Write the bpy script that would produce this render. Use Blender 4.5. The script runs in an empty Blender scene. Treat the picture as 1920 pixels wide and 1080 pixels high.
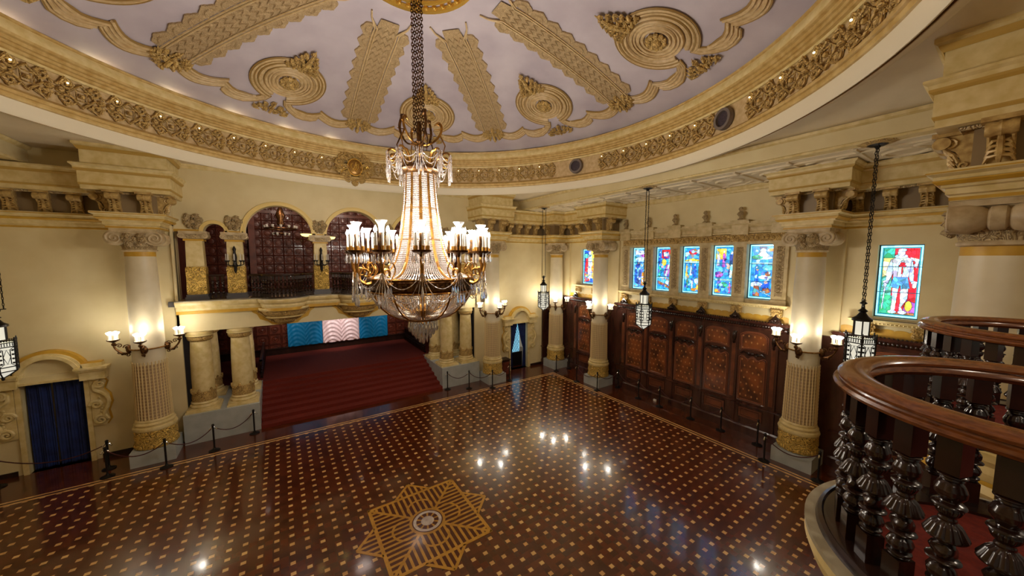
import bpy, math, random
import numpy as np
from mathutils import Matrix, Vector
PI = math.pi
sc = bpy.context.scene
COL = sc.collection
XC, YC = 2.96, 8.49
# ------------------------------------------------------------------ camera
cd = bpy.data.cameras.new('camera'); cam = bpy.data.objects.new('camera', cd); COL.objects.link(cam)
cd.sensor_width = 36; cd.lens = 36 * 647.02 / 1920; cd.clip_start = .05; cd.clip_end = 200
_p, _r, _y = math.radians(4.922), math.radians(.054), math.radians(33.824)
F = Vector((math.sin(_y) * math.cos(_p), math.cos(_y) * math.cos(_p), -math.sin(_p)))
R0 = Vector((math.cos(_y), -math.sin(_y), 0)); U0 = R0.cross(F)
R1 = math.cos(_r) * R0 + math.sin(_r) * U0; U1 = -math.sin(_r) * R0 + math.cos(_r) * U0
cam.matrix_world = Matrix(((R1.x, U1.x, -F.x, 0), (R1.y, U1.y, -F.y, 0), (R1.z, U1.z, -F.z, 7), (0, 0, 0, 1)))
sc.camera = cam
sc.view_settings.view_transform = 'Standard'; sc.view_settings.look = 'None'
sc.view_settings.gamma = 1; sc.view_settings.use_curve_mapping = False
sc.view_settings.exposure = 0.7
w = bpy.data.worlds.new('world'); sc.world = w; w.use_nodes = True
w.node_tree.nodes['Background'].inputs[0].default_value = (.9, .8, .6, 1)
w.node_tree.nodes['Background'].inputs[1].default_value = .12


def lamp(name, kind, loc, power, col=(1, .82, .58), size=.1, rot=None, spot=None, parent=None, sx=None, sy=None, blend=.6):
    l = bpy.data.lights.new(name, kind); l.energy = power; l.color = col
    if kind == 'AREA':
        l.shape = 'RECTANGLE'; l.size = sx or size; l.size_y = sy or size
    else: l.shadow_soft_size = size
    if kind == 'SPOT': l.spot_size = spot; l.spot_blend = blend
    o = bpy.data.objects.new(name, l); COL.objects.link(o); o.location = loc
    if rot: o.rotation_euler = rot
    if parent: o.parent = parent
    return o


# general light of the hall: the big chandelier (lamps among its candles and inside its bowl)
for k in range(6):
    a = k * PI / 3 + .26
    lamp('chandelier_lamp', 'POINT', (XC + 1.6 * math.cos(a), YC + 1.6 * math.sin(a), 7.95), 125, (1, .91, .78), .25)
lamp('chandelier_bowl_lamp', 'POINT', (XC, YC, 5.95), 8, (1, .8, .55), .2)
lamp('chandelier_neck_lamp', 'POINT', (XC, YC, 7.9), 2.5, (1, .95, .92), .1)
# cove lamps hidden behind the cornice lip of the dome
for k in range(32):
    a = (k + .5) * PI / 16; left = 95 < math.degrees(a) < 250
    lamp('cove_lamp', 'POINT', (XC + 8.8 * math.cos(a), YC + 8.8 * math.sin(a), 11.93), 7 if left else .8, (1, .88, .52), .12)
# stage spot on the draped curtain, and unseen lamps added to brighten stage and gallery
lamp('stage_spot', 'SPOT', (3.1, 22.6, 4.3), 170, (1, .93, .9), .1, rot=(math.radians(48), 0, 0), spot=math.radians(62), blend=.9)
for x in (-1, 3, 7): lamp('stage_fill_lamp', 'POINT', (x, 18.3, 4.56), 26, (1, .84, .7), .2)  # unseen fill behind the lintel, added to brighten the stage
for x in (-.6, 1.2, 5.2, 7.0): lamp('stage_fill_spot', 'SPOT', (x, 22.2, 4.5), 75, (1, .92, .84), .15, rot=(math.radians(58), 0, 0), spot=math.radians(80), blend=.9)  # added fill spots, no seen fixture, brightening the drapes and back wall
for x in (.1, 2.96, 5.9): lamp('gallery_lamp', 'POINT', (x, 18.5, 9.5), 34, (1, .8, .7), .4)  # unseen fill tucked behind the arch wall head, brightening the gallery
# lamps over the camera's gallery
for x in (.1, 2.96, 5.9): lamp('near_gallery_lamp', 'POINT', (x, -1.6, 8.6), 40, (1, .85, .68), .15)


# ------------------------------------------------------------------ materials
def nt(m): return m.node_tree.nodes, m.node_tree.links


def hexc(r, g, b):
    f = lambda c: ((c / 255 + .055) / 1.055) ** 2.4 if c > 10 else c / 255 / 12.92
    return (f(r), f(g), f(b), 1)


def swirl(n, l, vec, s):
    """contour lines of a strongly distorted noise: scrolling foliage-like grooves"""
    t = n.new('ShaderNodeTexNoise'); t.inputs['Scale'].default_value = s; t.inputs['Detail'].default_value = 1.5; t.inputs['Distortion'].default_value = 1.4
    l.new(vec, t.inputs['Vector'])
    a = n.new('ShaderNodeMath'); a.operation = 'MULTIPLY'; a.inputs[1].default_value = 7.0; l.new(t.outputs['Fac'], a.inputs[0])
    b = n.new('ShaderNodeMath'); b.operation = 'PINGPONG'; b.inputs[1].default_value = .5; l.new(a.outputs[0], b.inputs[0])
    return b.outputs[0]


def mat(name, c, rough=.6, metal=0., c2=None, scale=3., lo=.35, hi=.65, bump=0., bscale=20., kind='noise', coat=0., spec=.5, emis=None, es=0., stretch=None, trans=0., alpha=1.):
    """plain or two-tone principled material; kind: noise, voronoi (carved relief with crevice shade painted into the grooves), wave"""
    m = bpy.data.materials.new(name); m.use_nodes = True; n, l = nt(m); b = n['Principled BSDF']
    b.inputs['Base Color'].default_value = c; b.inputs['Roughness'].default_value = rough; b.inputs['Metallic'].default_value = metal
    b.inputs['Coat Weight'].default_value = coat; b.inputs['Coat Roughness'].default_value = .08
    b.inputs['Specular IOR Level'].default_value = spec; b.inputs['Transmission Weight'].default_value = trans; b.inputs['Alpha'].default_value = alpha
    if emis: b.inputs['Emission Color'].default_value = emis; b.inputs['Emission Strength'].default_value = es
    tc = n.new('ShaderNodeTexCoord'); mp = n.new('ShaderNodeMapping'); l.new(tc.outputs['Object'], mp.inputs[0])
    if stretch: mp.inputs['Scale'].default_value = stretch

    def tex(k, s):
        if k == 'voronoi':
            t = n.new('ShaderNodeTexVoronoi'); t.feature = 'DISTANCE_TO_EDGE'; t.inputs['Scale'].default_value = s
            nz = n.new('ShaderNodeTexNoise'); nz.inputs['Scale'].default_value = s * .8; l.new(mp.outputs[0], nz.inputs['Vector'])
            mx = n.new('ShaderNodeMix'); mx.data_type = 'VECTOR'; mx.inputs['Factor'].default_value = .12
            l.new(mp.outputs[0], mx.inputs['A']); l.new(nz.outputs['Color'], mx.inputs['B']); l.new(mx.outputs['Result'], t.inputs['Vector'])
            return t.outputs['Distance']
        if k == 'swirl': return swirl(n, l, mp.outputs[0], s)
        if k == 'wave':
            t = n.new('ShaderNodeTexWave'); t.inputs['Scale'].default_value = s; t.inputs['Distortion'].default_value = 3; t.inputs['Detail'].default_value = 3
            l.new(mp.outputs[0], t.inputs['Vector']); return t.outputs['Fac']
        t = n.new('ShaderNodeTexNoise'); t.inputs['Scale'].default_value = s; t.inputs['Detail'].default_value = 5; l.new(mp.outputs[0], t.inputs['Vector'])
        return t.outputs['Fac']
    if c2:
        cr = n.new('ShaderNodeValToRGB'); e = cr.color_ramp.elements
        e[0].position = lo; e[0].color = c2; e[1].position = hi; e[1].color = c
        l.new(tex(kind, scale), cr.inputs[0]); l.new(cr.outputs[0], b.inputs['Base Color'])
    if bump:
        bp = n.new('ShaderNodeBump'); bp.inputs['Strength'].default_value = bump; bp.inputs['Distance'].default_value = .03
        src = tex(kind if kind in ('voronoi', 'swirl') else 'noise', bscale)
        if kind == 'voronoi':
            mr = n.new('ShaderNodeMapRange'); mr.inputs['From Max'].default_value = .25; l.new(src, mr.inputs[0]); src = mr.outputs[0]
        l.new(src, bp.inputs['Height']); l.new(bp.outputs[0], b.inputs['Normal'])
    return m


CREAM = mat('cream_plaster', hexc(222, 206, 160), .55, c2=hexc(214, 196, 148), scale=1.3, bump=.05, bscale=30)
CREAM2 = mat('cream_moulding', hexc(226, 206, 152), .5, c2=hexc(208, 184, 120), scale=5)
PALE = mat('pale_ceiling', hexc(226, 212, 182), .6, c2=hexc(218, 202, 170), scale=1.)
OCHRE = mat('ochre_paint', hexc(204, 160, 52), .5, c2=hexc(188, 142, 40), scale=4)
GOLDL = mat('gilt_line', hexc(208, 178, 116), .4, .05, c2=hexc(184, 150, 84), scale=6)
STONE = mat('capital_stone', hexc(204, 184, 146), .5, c2=hexc(176, 152, 112), scale=6)
CARVE = mat('gilt_carving', hexc(206, 172, 104), .42, .12, c2=hexc(122, 90, 42), scale=5, lo=.0, hi=.3, bump=.8, bscale=5, kind='swirl')  # in all four carvings c2 paints relief shade into the grooves
CARVEF = mat('fine_tan_carving', hexc(208, 180, 136), .5, .0, c2=hexc(146, 114, 70), scale=13, lo=.0, hi=.3, bump=.7, bscale=13, kind='swirl')
CARVEB = mat('brighter_gilt_carving', hexc(232, 192, 96), .4, .2, c2=hexc(96, 66, 24), scale=5, lo=.03, hi=.22, bump=1., bscale=5, kind='swirl')
CARVES = mat('stone_carving', hexc(190, 166, 120), .5, 0, c2=hexc(112, 84, 52), scale=6, lo=.0, hi=.28, bump=.8, bscale=6, kind='swirl')
TANM = mat('tan_moulding', hexc(208, 182, 138), .5, c2=hexc(188, 158, 110), scale=8)
OLIVE = mat('olive_gold_line', hexc(188, 152, 72), .5)
BROWNL = mat('brown_gold_line', hexc(150, 118, 62), .5)
GILT = mat('bright_gilt', hexc(232, 190, 92), .25, .75)
BROWNG = mat('brown_glaze', hexc(156, 116, 56), .35, .5)
DOME = mat('dome_plaster', hexc(200, 190, 198), .6, c2=hexc(176, 165, 176), scale=.8, lo=.3, hi=.7)
GREY = mat('grey_plinth_paint', hexc(178, 182, 178), .45, c2=hexc(166, 170, 166), scale=3)
DKSTONE = mat('dark_stone', hexc(84, 82, 84), .4)
RED = mat('red_carpet', hexc(122, 32, 10), .9, c2=hexc(98, 22, 7), scale=30, bump=.1, bscale=120)
WOOD = mat('dark_wood', hexc(46, 24, 16), .32, c2=hexc(26, 12, 8), scale=5, coat=.4, stretch=(1, 1, .2))
WOODG = mat('gallery_wine_wood', hexc(108, 52, 34), .4, c2=hexc(78, 34, 22), scale=4, coat=.2)
WOODR = mat('red_brown_wood', hexc(112, 48, 28), .4, c2=hexc(80, 32, 20), scale=4, coat=.2)
RAILW = mat('polished_handrail_wood', hexc(126, 72, 32), .24, c2=hexc(94, 50, 22), scale=22, coat=.5, stretch=(1, 1, 5))
BALW = mat('dark_turned_wood', hexc(46, 23, 13), .24, c2=hexc(28, 13, 7), scale=8, coat=.25)
BLACK = mat('black_void', hexc(10, 9, 12), .8)
NAVY = mat('navy_velvet', hexc(20, 42, 104), .75, c2=hexc(12, 26, 76), scale=3)
CYAN = mat('turquoise_satin', hexc(10, 124, 178), .4)
PINKW = mat('pinkish_white_satin', hexc(238, 206, 204), .4)
IRON = mat('dark_iron', hexc(36, 32, 30), .4, .6)
BRASS = mat('aged_brass', hexc(188, 138, 64), .3, .85, c2=hexc(116, 78, 34), scale=9)
BRASSD = mat('dark_bronze', hexc(120, 84, 46), .32, .85, c2=hexc(66, 42, 22), scale=14)
SILV = mat('silvered_metal', hexc(200, 192, 180), .25, .9)
CHROME = mat('chrome', hexc(230, 230, 230), .1, 1)
CRYST = mat('crystal', hexc(206, 196, 192), .06, trans=.55, spec=1)
CRYSTP = mat('clear_crystal_drop', hexc(245, 245, 250), .04, trans=.75, spec=1)
CANDLE = mat('candle_wax', hexc(206, 200, 190), .4)
BULB = mat('lit_bulb', hexc(255, 250, 240), .5, emis=(1, .95, .88, 1), es=9)
GLOWG = mat('lit_frosted_glass', hexc(250, 250, 250), .3, emis=(.96, .97, 1, 1), es=.1, trans=.4)
LANTG = mat('lit_lantern_glass', hexc(190, 186, 166), .3, emis=(1, .97, .82, 1), es=.38)
TWINK = mat('tiny_frieze_lamp', hexc(255, 230, 160), .3, emis=(1, .85, .5, 1), es=2.5)
YLAMP = mat('yellow_lamp_glass', hexc(250, 220, 110), .4, emis=(1, .8, .25, 1), es=1.4)
ROPE = mat('dark_red_rope', hexc(70, 24, 22), .8)
PANELT = mat('panel_trim_highlight', hexc(128, 74, 50), .25, coat=.6)  # lighter than the panel wood: frame highlights put into the colour
PANELW = mat('glossy_wine_wood', hexc(82, 46, 34), .26, c2=hexc(56, 29, 22), scale=3, coat=.5, stretch=(1, 1, .25))
LATT = mat('lattice_glass', hexc(110, 190, 220), .3, emis=(.25, .62, .85, 1), es=.55)
LEAFG = mat('dark_green_leaf', hexc(30, 44, 30), .7)


def wood_stencil():
    """orange-brown panel field with small gold fleur motifs in rows"""
    m = mat('stencilled_panel', hexc(126, 62, 24), .34, coat=.4); n, l = nt(m); b = n['Principled BSDF']
    tc = n.new('ShaderNodeTexCoord'); sx = n.new('ShaderNodeSeparateXYZ'); l.new(tc.outputs['Object'], sx.inputs[0])

    def M(op, a, b_=None):
        q = n.new('ShaderNodeMath'); q.operation = op
        for i, v in enumerate((a, b_)):
            if v is None: continue
            if isinstance(v, (int, float)): q.inputs[i].default_value = v
            else: l.new(v, q.inputs[i])
        return q.outputs[0]
    u = M('DIVIDE', sx.outputs['Y'], .2); v = M('DIVIDE', sx.outputs['Z'], .24)
    row = M('FLOOR', v); u2 = M('ADD', u, M('MULTIPLY', M('MODULO', row, 2), .5))
    fu = M('SUBTRACT', M('FRACT', u2), .5); fv = M('SUBTRACT', M('FRACT', v), .5)
    d = M('ADD', M('MULTIPLY', M('ABSOLUTE', fu), 1.3), M('ABSOLUTE', fv)); msk = M('LESS_THAN', d, .2)
    nz = n.new('ShaderNodeTexNoise'); nz.inputs['Scale'].default_value = 2.2; l.new(tc.outputs['Object'], nz.inputs['Vector'])
    cr = n.new('ShaderNodeValToRGB'); cr.color_ramp.elements[0].color = hexc(76, 38, 20); cr.color_ramp.elements[1].color = hexc(142, 76, 32)
    cr.color_ramp.elements[0].position = .35; cr.color_ramp.elements[1].position = .65; l.new(nz.outputs['Fac'], cr.inputs[0])
    mx = n.new('ShaderNodeMix'); mx.data_type = 'RGBA'; l.new(msk, mx.inputs['Factor']); l.new(cr.outputs[0], mx.inputs['A']); mx.inputs['B'].default_value = hexc(190, 134, 82)
    l.new(mx.outputs['Result'], b.inputs['Base Color']); return m


STENCIL = wood_stencil()


def floor_mat(border):
    m = bpy.data.materials.new('inlaid_parquet' if border else 'dark_parquet'); m.use_nodes = True; n, l = nt(m); b = n['Principled BSDF']
    tc = n.new('ShaderNodeTexCoord'); sx = n.new('ShaderNodeSeparateXYZ'); l.new(tc.outputs['Object'], sx.inputs[0])

    def M(op, a, b_=None):
        q = n.new('ShaderNodeMath'); q.operation = op
        for i, v in enumerate((a, b_)):
            if v is None: continue
            if isinstance(v, (int, float)): q.inputs[i].default_value = v
            else: l.new(v, q.inputs[i])
        return q.outputs[0]
    X, Y = sx.outputs['X'], sx.outputs['Y']
    P = .3178
    fx = M('ABSOLUTE', M('SUBTRACT', M('FRACT', M('ADD', M('DIVIDE', M('SUBTRACT', X, 4.69), P), 100.5)), .5))
    fy = M('ABSOLUTE', M('SUBTRACT', M('FRACT', M('ADD', M('DIVIDE', M('SUBTRACT', Y, 7.34), P), 100.5)), .5))
    dot = M('MULTIPLY', M('LESS_THAN', fx, .165), M('LESS_THAN', fy, .15))
    d = M('MINIMUM', M('SUBTRACT', 10.69, M('ABSOLUTE', M('SUBTRACT', X, XC))), M('SUBTRACT', 7.35, M('ABSOLUTE', M('SUBTRACT', Y, YC))))
    s1 = M('MULTIPLY', M('GREATER_THAN', d, 0.), M('LESS_THAN', d, .075)); s2 = M('MULTIPLY', M('GREATER_THAN', d, .16), M('LESS_THAN', d, .24))
    pale = M('MAXIMUM', M('MAXIMUM', s1, s2), M('MULTIPLY', dot, M('GREATER_THAN', d, .2)))
    # blocks of dark wood, alternating grain
    cell = n.new('ShaderNodeTexWhiteNoise'); cell.noise_dimensions = '3D'
    sn = n.new('ShaderNodeVectorMath'); sn.operation = 'SNAP'; sn.inputs[1].default_value = (P / 2, P / 2, 10); l.new(tc.outputs['Object'], sn.inputs[0]); l.new(sn.outputs[0], cell.inputs[0])
    nz = n.new('ShaderNodeTexNoise'); nz.inputs['Scale'].default_value = 1.6; nz.inputs['Detail'].default_value = 6; l.new(tc.outputs['Object'], nz.inputs['Vector'])
    k = M('ADD', M('MULTIPLY', cell.outputs[0], .5), M('MULTIPLY', nz.outputs['Fac'], .5))
    cr = n.new('ShaderNodeValToRGB'); e = cr.color_ramp.elements; e[0].position = .2; e[0].color = hexc(66, 27, 8); e[1].position = .8; e[1].color = hexc(102, 44, 14); l.new(k, cr.inputs[0])
    cp = n.new('ShaderNodeValToRGB'); e = cp.color_ramp.elements; e[0].position = .3; e[0].color = hexc(200, 152, 92); e[1].position = .7; e[1].color = hexc(228, 186, 118); l.new(k, cp.inputs[0])
    mx = n.new('ShaderNodeMix'); mx.data_type = 'RGBA'; l.new(pale, mx.inputs['Factor']); l.new(cr.outputs[0], mx.inputs['A']); l.new(cp.outputs[0], mx.inputs['B'])
    l.new(mx.outputs['Result'], b.inputs['Base Color'])
    b.inputs['Roughness'].default_value = .24; b.inputs['Coat Weight'].default_value = .8; b.inputs['Coat Roughness'].default_value = .09
    bp = n.new('ShaderNodeBump'); bp.inputs['Strength'].default_value = .03; n2 = n.new('ShaderNodeTexNoise'); n2.inputs['Scale'].default_value = 4
    l.new(tc.outputs['Object'], n2.inputs['Vector']); l.new(n2.outputs['Fac'], bp.inputs['Height']); l.new(bp.outputs[0], b.inputs['Normal'])
    return m


FLOORM = floor_mat(True)
INLAY = mat('maple_inlay', hexc(214, 160, 66), .22, c2=hexc(190, 136, 48), scale=5, coat=.25)
INLAYD = mat('dark_inlay', hexc(84, 34, 16), .22, coat=.25)
INLAYW = mat('white_inlay', hexc(230, 222, 214), .22, c2=hexc(190, 170, 166), scale=6, coat=.25)


def glass_mat():
    m = bpy.data.materials.new('stained_glass'); m.use_nodes = True; n, l = nt(m); b = n['Principled BSDF']
    at = n.new('ShaderNodeAttribute'); at.attribute_name = 'Col'
    nz = n.new('ShaderNodeTexNoise'); nz.inputs['Scale'].default_value = 14
    mr = n.new('ShaderNodeMapRange'); mr.inputs['To Min'].default_value = .75; mr.inputs['To Max'].default_value = 1.25; l.new(nz.outputs['Fac'], mr.inputs[0])
    vm = n.new('ShaderNodeVectorMath'); vm.operation = 'SCALE'; l.new(at.outputs['Color'], vm.inputs[0]); l.new(mr.outputs[0], vm.inputs['Scale'])
    l.new(vm.outputs[0], b.inputs['Emission Color']); b.inputs['Emission Strength'].default_value = 1.0
    l.new(at.outputs['Color'], b.inputs['Base Color']); b.inputs['Roughness'].default_value = .2
    return m


GLASS = glass_mat()


# ------------------------------------------------------------------ mesh building
class MB:
    def __init__(s): s.v = []; s.f = []; s.T = None
    def at(s, T): s.T = T; return s
    def add(s, vs, fs):
        o = len(s.v)
        if s.T is not None: vs = [tuple(s.T @ Vector(p)) for p in vs]
        s.v.extend(vs); s.f.extend([tuple(i + o for i in f) for f in fs]); return s
    def box(s, x0, x1, y0, y1, z0, z1):
        return s.add([(x0, y0, z0), (x1, y0, z0), (x1, y1, z0), (x0, y1, z0), (x0, y0, z1), (x1, y0, z1), (x1, y1, z1), (x0, y1, z1)],
                     [(0, 3, 2, 1), (4, 5, 6, 7), (0, 1, 5, 4), (1, 2, 6, 5), (2, 3, 7, 6), (3, 0, 4, 7)])
    def prism(s, poly, a, b, ax='z'):
        """polygon in a plane extruded along ax; ax x: poly (y,z); ax y: poly (x,z); ax z: poly (x,y)"""
        n = len(poly)
        mk = {'z': lambda p, t: (p[0], p[1], t), 'y': lambda p, t: (p[0], t, p[1]), 'x': lambda p, t: (t, p[0], p[1])}[ax]
        vs = [mk(p, a) for p in poly] + [mk(p, b) for p in poly]
        return s.add(vs, [tuple(range(n))[::-1], tuple(range(n, 2 * n))] + [(i, (i + 1) % n, n + (i + 1) % n, n + i) for i in range(n)])
    def lathe(s, prof, n=24, c=(0, 0), a0=0., a1=2 * PI, mod=None, z0=0., cap=True):
        full = abs(a1 - a0 - 2 * PI) < 1e-6; m = n if full else n + 1; vs = []
        for r, z in prof:
            for i in range(m):
                t = a0 + (a1 - a0) * i / n; rr = r * (mod(t, z) if mod else 1)
                vs.append((c[0] + rr * math.cos(t), c[1] + rr * math.sin(t), z0 + z))
        fs = []
        for j in range(len(prof) - 1):
            for i in range(n):
                a = j * m + i; b = j * m + (i + 1) % m; fs.append((a, b, b + m, a + m))
        if cap and full:
            if prof[0][0] > 1e-4: fs.append(tuple(range(m))[::-1])
            if prof[-1][0] > 1e-4: fs.append(tuple(range((len(prof) - 1) * m, len(prof) * m)))
        return s.add(vs, fs)
    def tube(s, pts, r, n=6, closed=False, flat=1., up=None):
        pts = [Vector(p) for p in pts]; N = len(pts); vs = []; rr = r if hasattr(r, '__len__') else [r] * N
        prev = None
        for i, p in enumerate(pts):
            a = pts[(i - 1) % N] if (closed or i > 0) else p; b = pts[(i + 1) % N] if (closed or i < N - 1) else p
            t = (b - a); t = t.normalized() if t.length > 1e-9 else Vector((0, 0, 1))
            if up is not None: x = t.cross(Vector(up))
            elif prev is None: x = t.cross(Vector((0, 0, 1)) if abs(t.z) < .9 else Vector((1, 0, 0)))
            else: x = prev - t * prev.dot(t)
            if x.length < 1e-6: x = t.cross(Vector((1, 0, 0)))
            x.normalize(); prev = x; y = x.cross(t)
            for k in range(n):
                q = 2 * PI * k / n; vs.append(tuple(p + x * math.cos(q) * rr[i] + y * math.sin(q) * rr[i] * flat))
        fs = []
        for i in range(N if closed else N - 1):
            for k in range(n):
                a = i * n + k; b = i * n + (k + 1) % n; c = ((i + 1) % N) * n
                fs.append((a, b, c + (k + 1) % n, c + k))
        if not closed: fs += [tuple(range(n))[::-1], tuple(range((N - 1) * n, N * n))]
        return s.add(vs, fs)
    def sph(s, c, r, n=8, m=5, sz=(1, 1, 1)):
        prof = [(math.sin(PI * j / m), -math.cos(PI * j / m)) for j in range(m + 1)]; vs = []
        for pr, pz in prof:
            for i in range(n):
                t = 2 * PI * i / n; vs.append((c[0] + r * sz[0] * pr * math.cos(t), c[1] + r * sz[1] * pr * math.sin(t), c[2] + r * sz[2] * pz))
        return s.add(vs, [(j * n + i, j * n + (i + 1) % n, (j + 1) * n + (i + 1) % n, (j + 1) * n + i) for j in range(m) for i in range(n)])
    def mould(s, path, prof, closed=False):
        """profile [(outward, z)] swept along a horizontal polyline with mitred corners; outward is to the right of travel"""
        N = len(path); P = [Vector((p[0], p[1])) for p in path]; vs = []; k = len(prof)
        for i in range(N):
            d0 = (P[i] - P[i - 1]).normalized() if (i > 0 or closed) else None
            d1 = (P[(i + 1) % N] - P[i]).normalized() if (i < N - 1 or closed) else None
            n0 = Vector((d0.y, -d0.x)) if d0 else None; n1 = Vector((d1.y, -d1.x)) if d1 else None
            if n0 is None: m = n1
            elif n1 is None: m = n0
            else:
                m = n0 + n1; m = m / max(m.dot(n1), .15) if m.length > 1e-6 else n1
            for o, z in prof: vs.append((P[i].x + m.x * o, P[i].y + m.y * o, z))
        fs = [(i * k + j, ((i + 1) % N) * k + j, ((i + 1) % N) * k + j + 1, i * k + j + 1) for i in range(N if closed else N - 1) for j in range(k - 1)]
        return s.add(vs, fs)
    def build(s, name, m, parent=None, smooth=False, mats=None):
        me = bpy.data.meshes.new(name); me.from_pydata([tuple(p) for p in s.v], [], s.f); me.materials.append(m)
        if smooth:
            me.polygons.foreach_set('use_smooth', [True] * len(me.polygons))
        me.update()
        o = bpy.data.objects.new(name, me); COL.objects.link(o)
        if smooth: me.set_sharp_from_angle(angle=math.radians(40))
        if parent is not None: o.parent = parent
        return o


def sm(pts, k=5):
    """Catmull-Rom smoothing of a point list"""
    P = [Vector(p) for p in pts]; P = [P[0] * 2 - P[1]] + P + [P[-1] * 2 - P[-2]]; out = []
    for i in range(1, len(P) - 2):
        for j in range(k):
            t = j / k; a, b, c, d = P[i - 1], P[i], P[i + 1], P[i + 2]
            out.append(tuple(.5 * ((2 * b) + (c - a) * t + (2 * a - 5 * b + 4 * c - d) * t * t + (3 * b - a - 3 * c + d) * t ** 3)))
    return out + [tuple(P[-2])]


def smr(r, k=5): return [r[i] + (r[i + 1] - r[i]) * j / k for i in range(len(r) - 1) for j in range(k)] + [r[-1]]


def TR(x=0, y=0, z=0, rz=0, rx=0, ry=0, s=1):
    return Matrix.Translation((x, y, z)) @ Matrix.Rotation(rz, 4, 'Z') @ Matrix.Rotation(ry, 4, 'Y') @ Matrix.Rotation(rx, 4, 'X') @ Matrix.Scale(s, 4)


HALF = Matrix.Translation((XC, YC, 0)) @ Matrix.Rotation(PI, 4, 'Z') @ Matrix.Translation((-XC, -YC, 0))   # the opposite end of the hall


def thing(name, label, cat, loc=(0, 0, 0), rz=0, group=None):
    o = bpy.data.objects.new(name, None); COL.objects.link(o); o.location = loc; o.rotation_euler = (0, 0, rz); o.empty_display_size = .2
    return tag(o, label, cat, group)


def tag(o, label, cat, group=None):
    o['label'] = label; o['category'] = cat
    if group: o['group'] = group
    return o


def struct(o, label=None):
    o['kind'] = 'structure'
    if label: o['label'] = label
    return o


def sroot(name, label=None):
    o = bpy.data.objects.new(name, None); COL.objects.link(o); return struct(o, label)


def dup(root, loc, rz, label, group=None):
    r = root.copy(); COL.objects.link(r); r.location = loc; r.rotation_euler = (0, 0, rz)
    if label: r['label'] = label
    if group: r['group'] = group
    for ch in list(root.children):
        c = ch.copy(); COL.objects.link(c); c.parent = r
        for g in list(ch.children):
            d = g.copy(); COL.objects.link(d); d.parent = c
    return r


def inst(o, parent=None, M=None):
    c = o.copy(); COL.objects.link(c)
    if parent is not None: c.parent = parent
    if M is not None: c.matrix_local = M
    return c


def spiral(r0, turns=1.6, n=22, cx=0, cy=0, a0=0, sgn=1, r1=.12, z=0):
    """points of a flat scroll in the local xy plane from the outside in"""
    out = []
    for i in range(n + 1):
        t = i / n; r = r0 * (1 - t) + r0 * r1 * t; a = a0 + sgn * 2 * PI * turns * t
        out.append((cx + r * math.cos(a), cy + r * math.sin(a), z))
    return out


def leafy(mb, w, h, depth, seed=0, n=5, boss=True):
    """symmetric scroll-and-leaf ornament in the local xy plane, rising towards +z"""
    R = random.Random(seed)
    for s in (1, -1):
        for k in range(n):
            t = (k + .5) / n; y = -h / 2 + h * t; ww = w / 2 * math.sin(PI * (.12 + .8 * (1 - t))) ** .7; r = min(ww * .48, h / n * .85)
            cx = s * (ww - r * .7)
            mb.tube(spiral(r, 1.3, 12, cx, y, R.uniform(0, 6), s * R.choice((1, -1)), .15, depth * .5), [depth * .28 + depth * .12 * math.sin(i) for i in range(13)], 5)
            mb.sph((cx, y, depth * .6), depth * .5, 6, 4)
            a = R.uniform(-.5, .9); mb.tube([(s * ww * .3, y, depth * .4), (s * (ww * .3 + r * math.cos(a)), y + r * math.sin(a) + r * .4, depth * .9), (s * (ww + r * .35), y + r * .9, depth * .3)], [depth * .2, depth * .4, depth * .05], 5)
    if boss:
        mb.sph((0, 0, depth * .5), min(w, h) * .17, 10, 6, (1, 1.15, .8))
        for k in range(8):
            a = k * PI / 4; q = min(w, h) * .24; mb.sph((q * math.cos(a), q * math.sin(a), depth * .5), min(w, h) * .07, 6, 4)
    return mb


def acanthus(mb, w, h, depth, seed=0, rows=5):
    """triangular leaf spray, base at y=0, apex at y=h, local xy plane"""
    R = random.Random(seed)
    for i in range(rows):
        y = h * i / rows; ww = w / 2 * (1 - i / rows) ** .8; n_ = max(1, int(ww * 2 / (w / rows / 1.1)))
        for j in range(n_):
            x = (j - (n_ - 1) / 2) / max(1, n_ - 1) * 2 * (ww - w * .06) if n_ > 1 else 0; sg = 1 if x >= 0 else -1; r = w / rows * .36
            mb.tube(spiral(r, 1.2, 9, x, y + r, R.uniform(0, 6), sg, .2, depth * .45), [depth * .3] * 10, 5)
            mb.tube([(x * .7, y, depth * .5), (x * 1.02, y + r * 1.2, depth), (x * 1.1 + sg * r * .6, y + r * 2.4, depth * .35)], [depth * .2, depth * .38, depth * .06], 5)
            mb.sph((x + R.uniform(-r, r) * .4, y + r, depth * .7), depth * .35, 5, 4)
    mb.tube([(0, 0, depth * .6), (0, h * .6, depth * 1.1), (0, h * 1.05, depth * .4)], [depth * .4, depth * .5, depth * .08], 6)
    return mb


# ------------------------------------------------------------------ the hall's shell
def hwall(mb, P, u0, u1, z0, z1, holes, depth):
    us = sorted({u0, u1, *[h[0] for h in holes], *[h[1] for h in holes]}); zs = sorted({z0, z1, *[h[2] for h in holes], *[h[3] for h in holes]})
    for a, b in zip(us, us[1:]):
        for c, d in zip(zs, zs[1:]):
            if any(h[0] <= a and b <= h[1] and h[2] <= c and d <= h[3] for h in holes): continue
            mb.add([P(a, c, 0), P(b, c, 0), P(b, d, 0), P(a, d, 0)], [(0, 1, 2, 3)])
    for a, b, c, d in holes:
        for (p, q) in (((a, c), (b, c)), ((b, c), (b, d)), ((b, d), (a, d)), ((a, d), (a, c))):
            mb.add([P(*p, 0), P(*q, 0), P(*q, depth), P(*p, depth)], [(0, 1, 2, 3)])
    return mb


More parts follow.
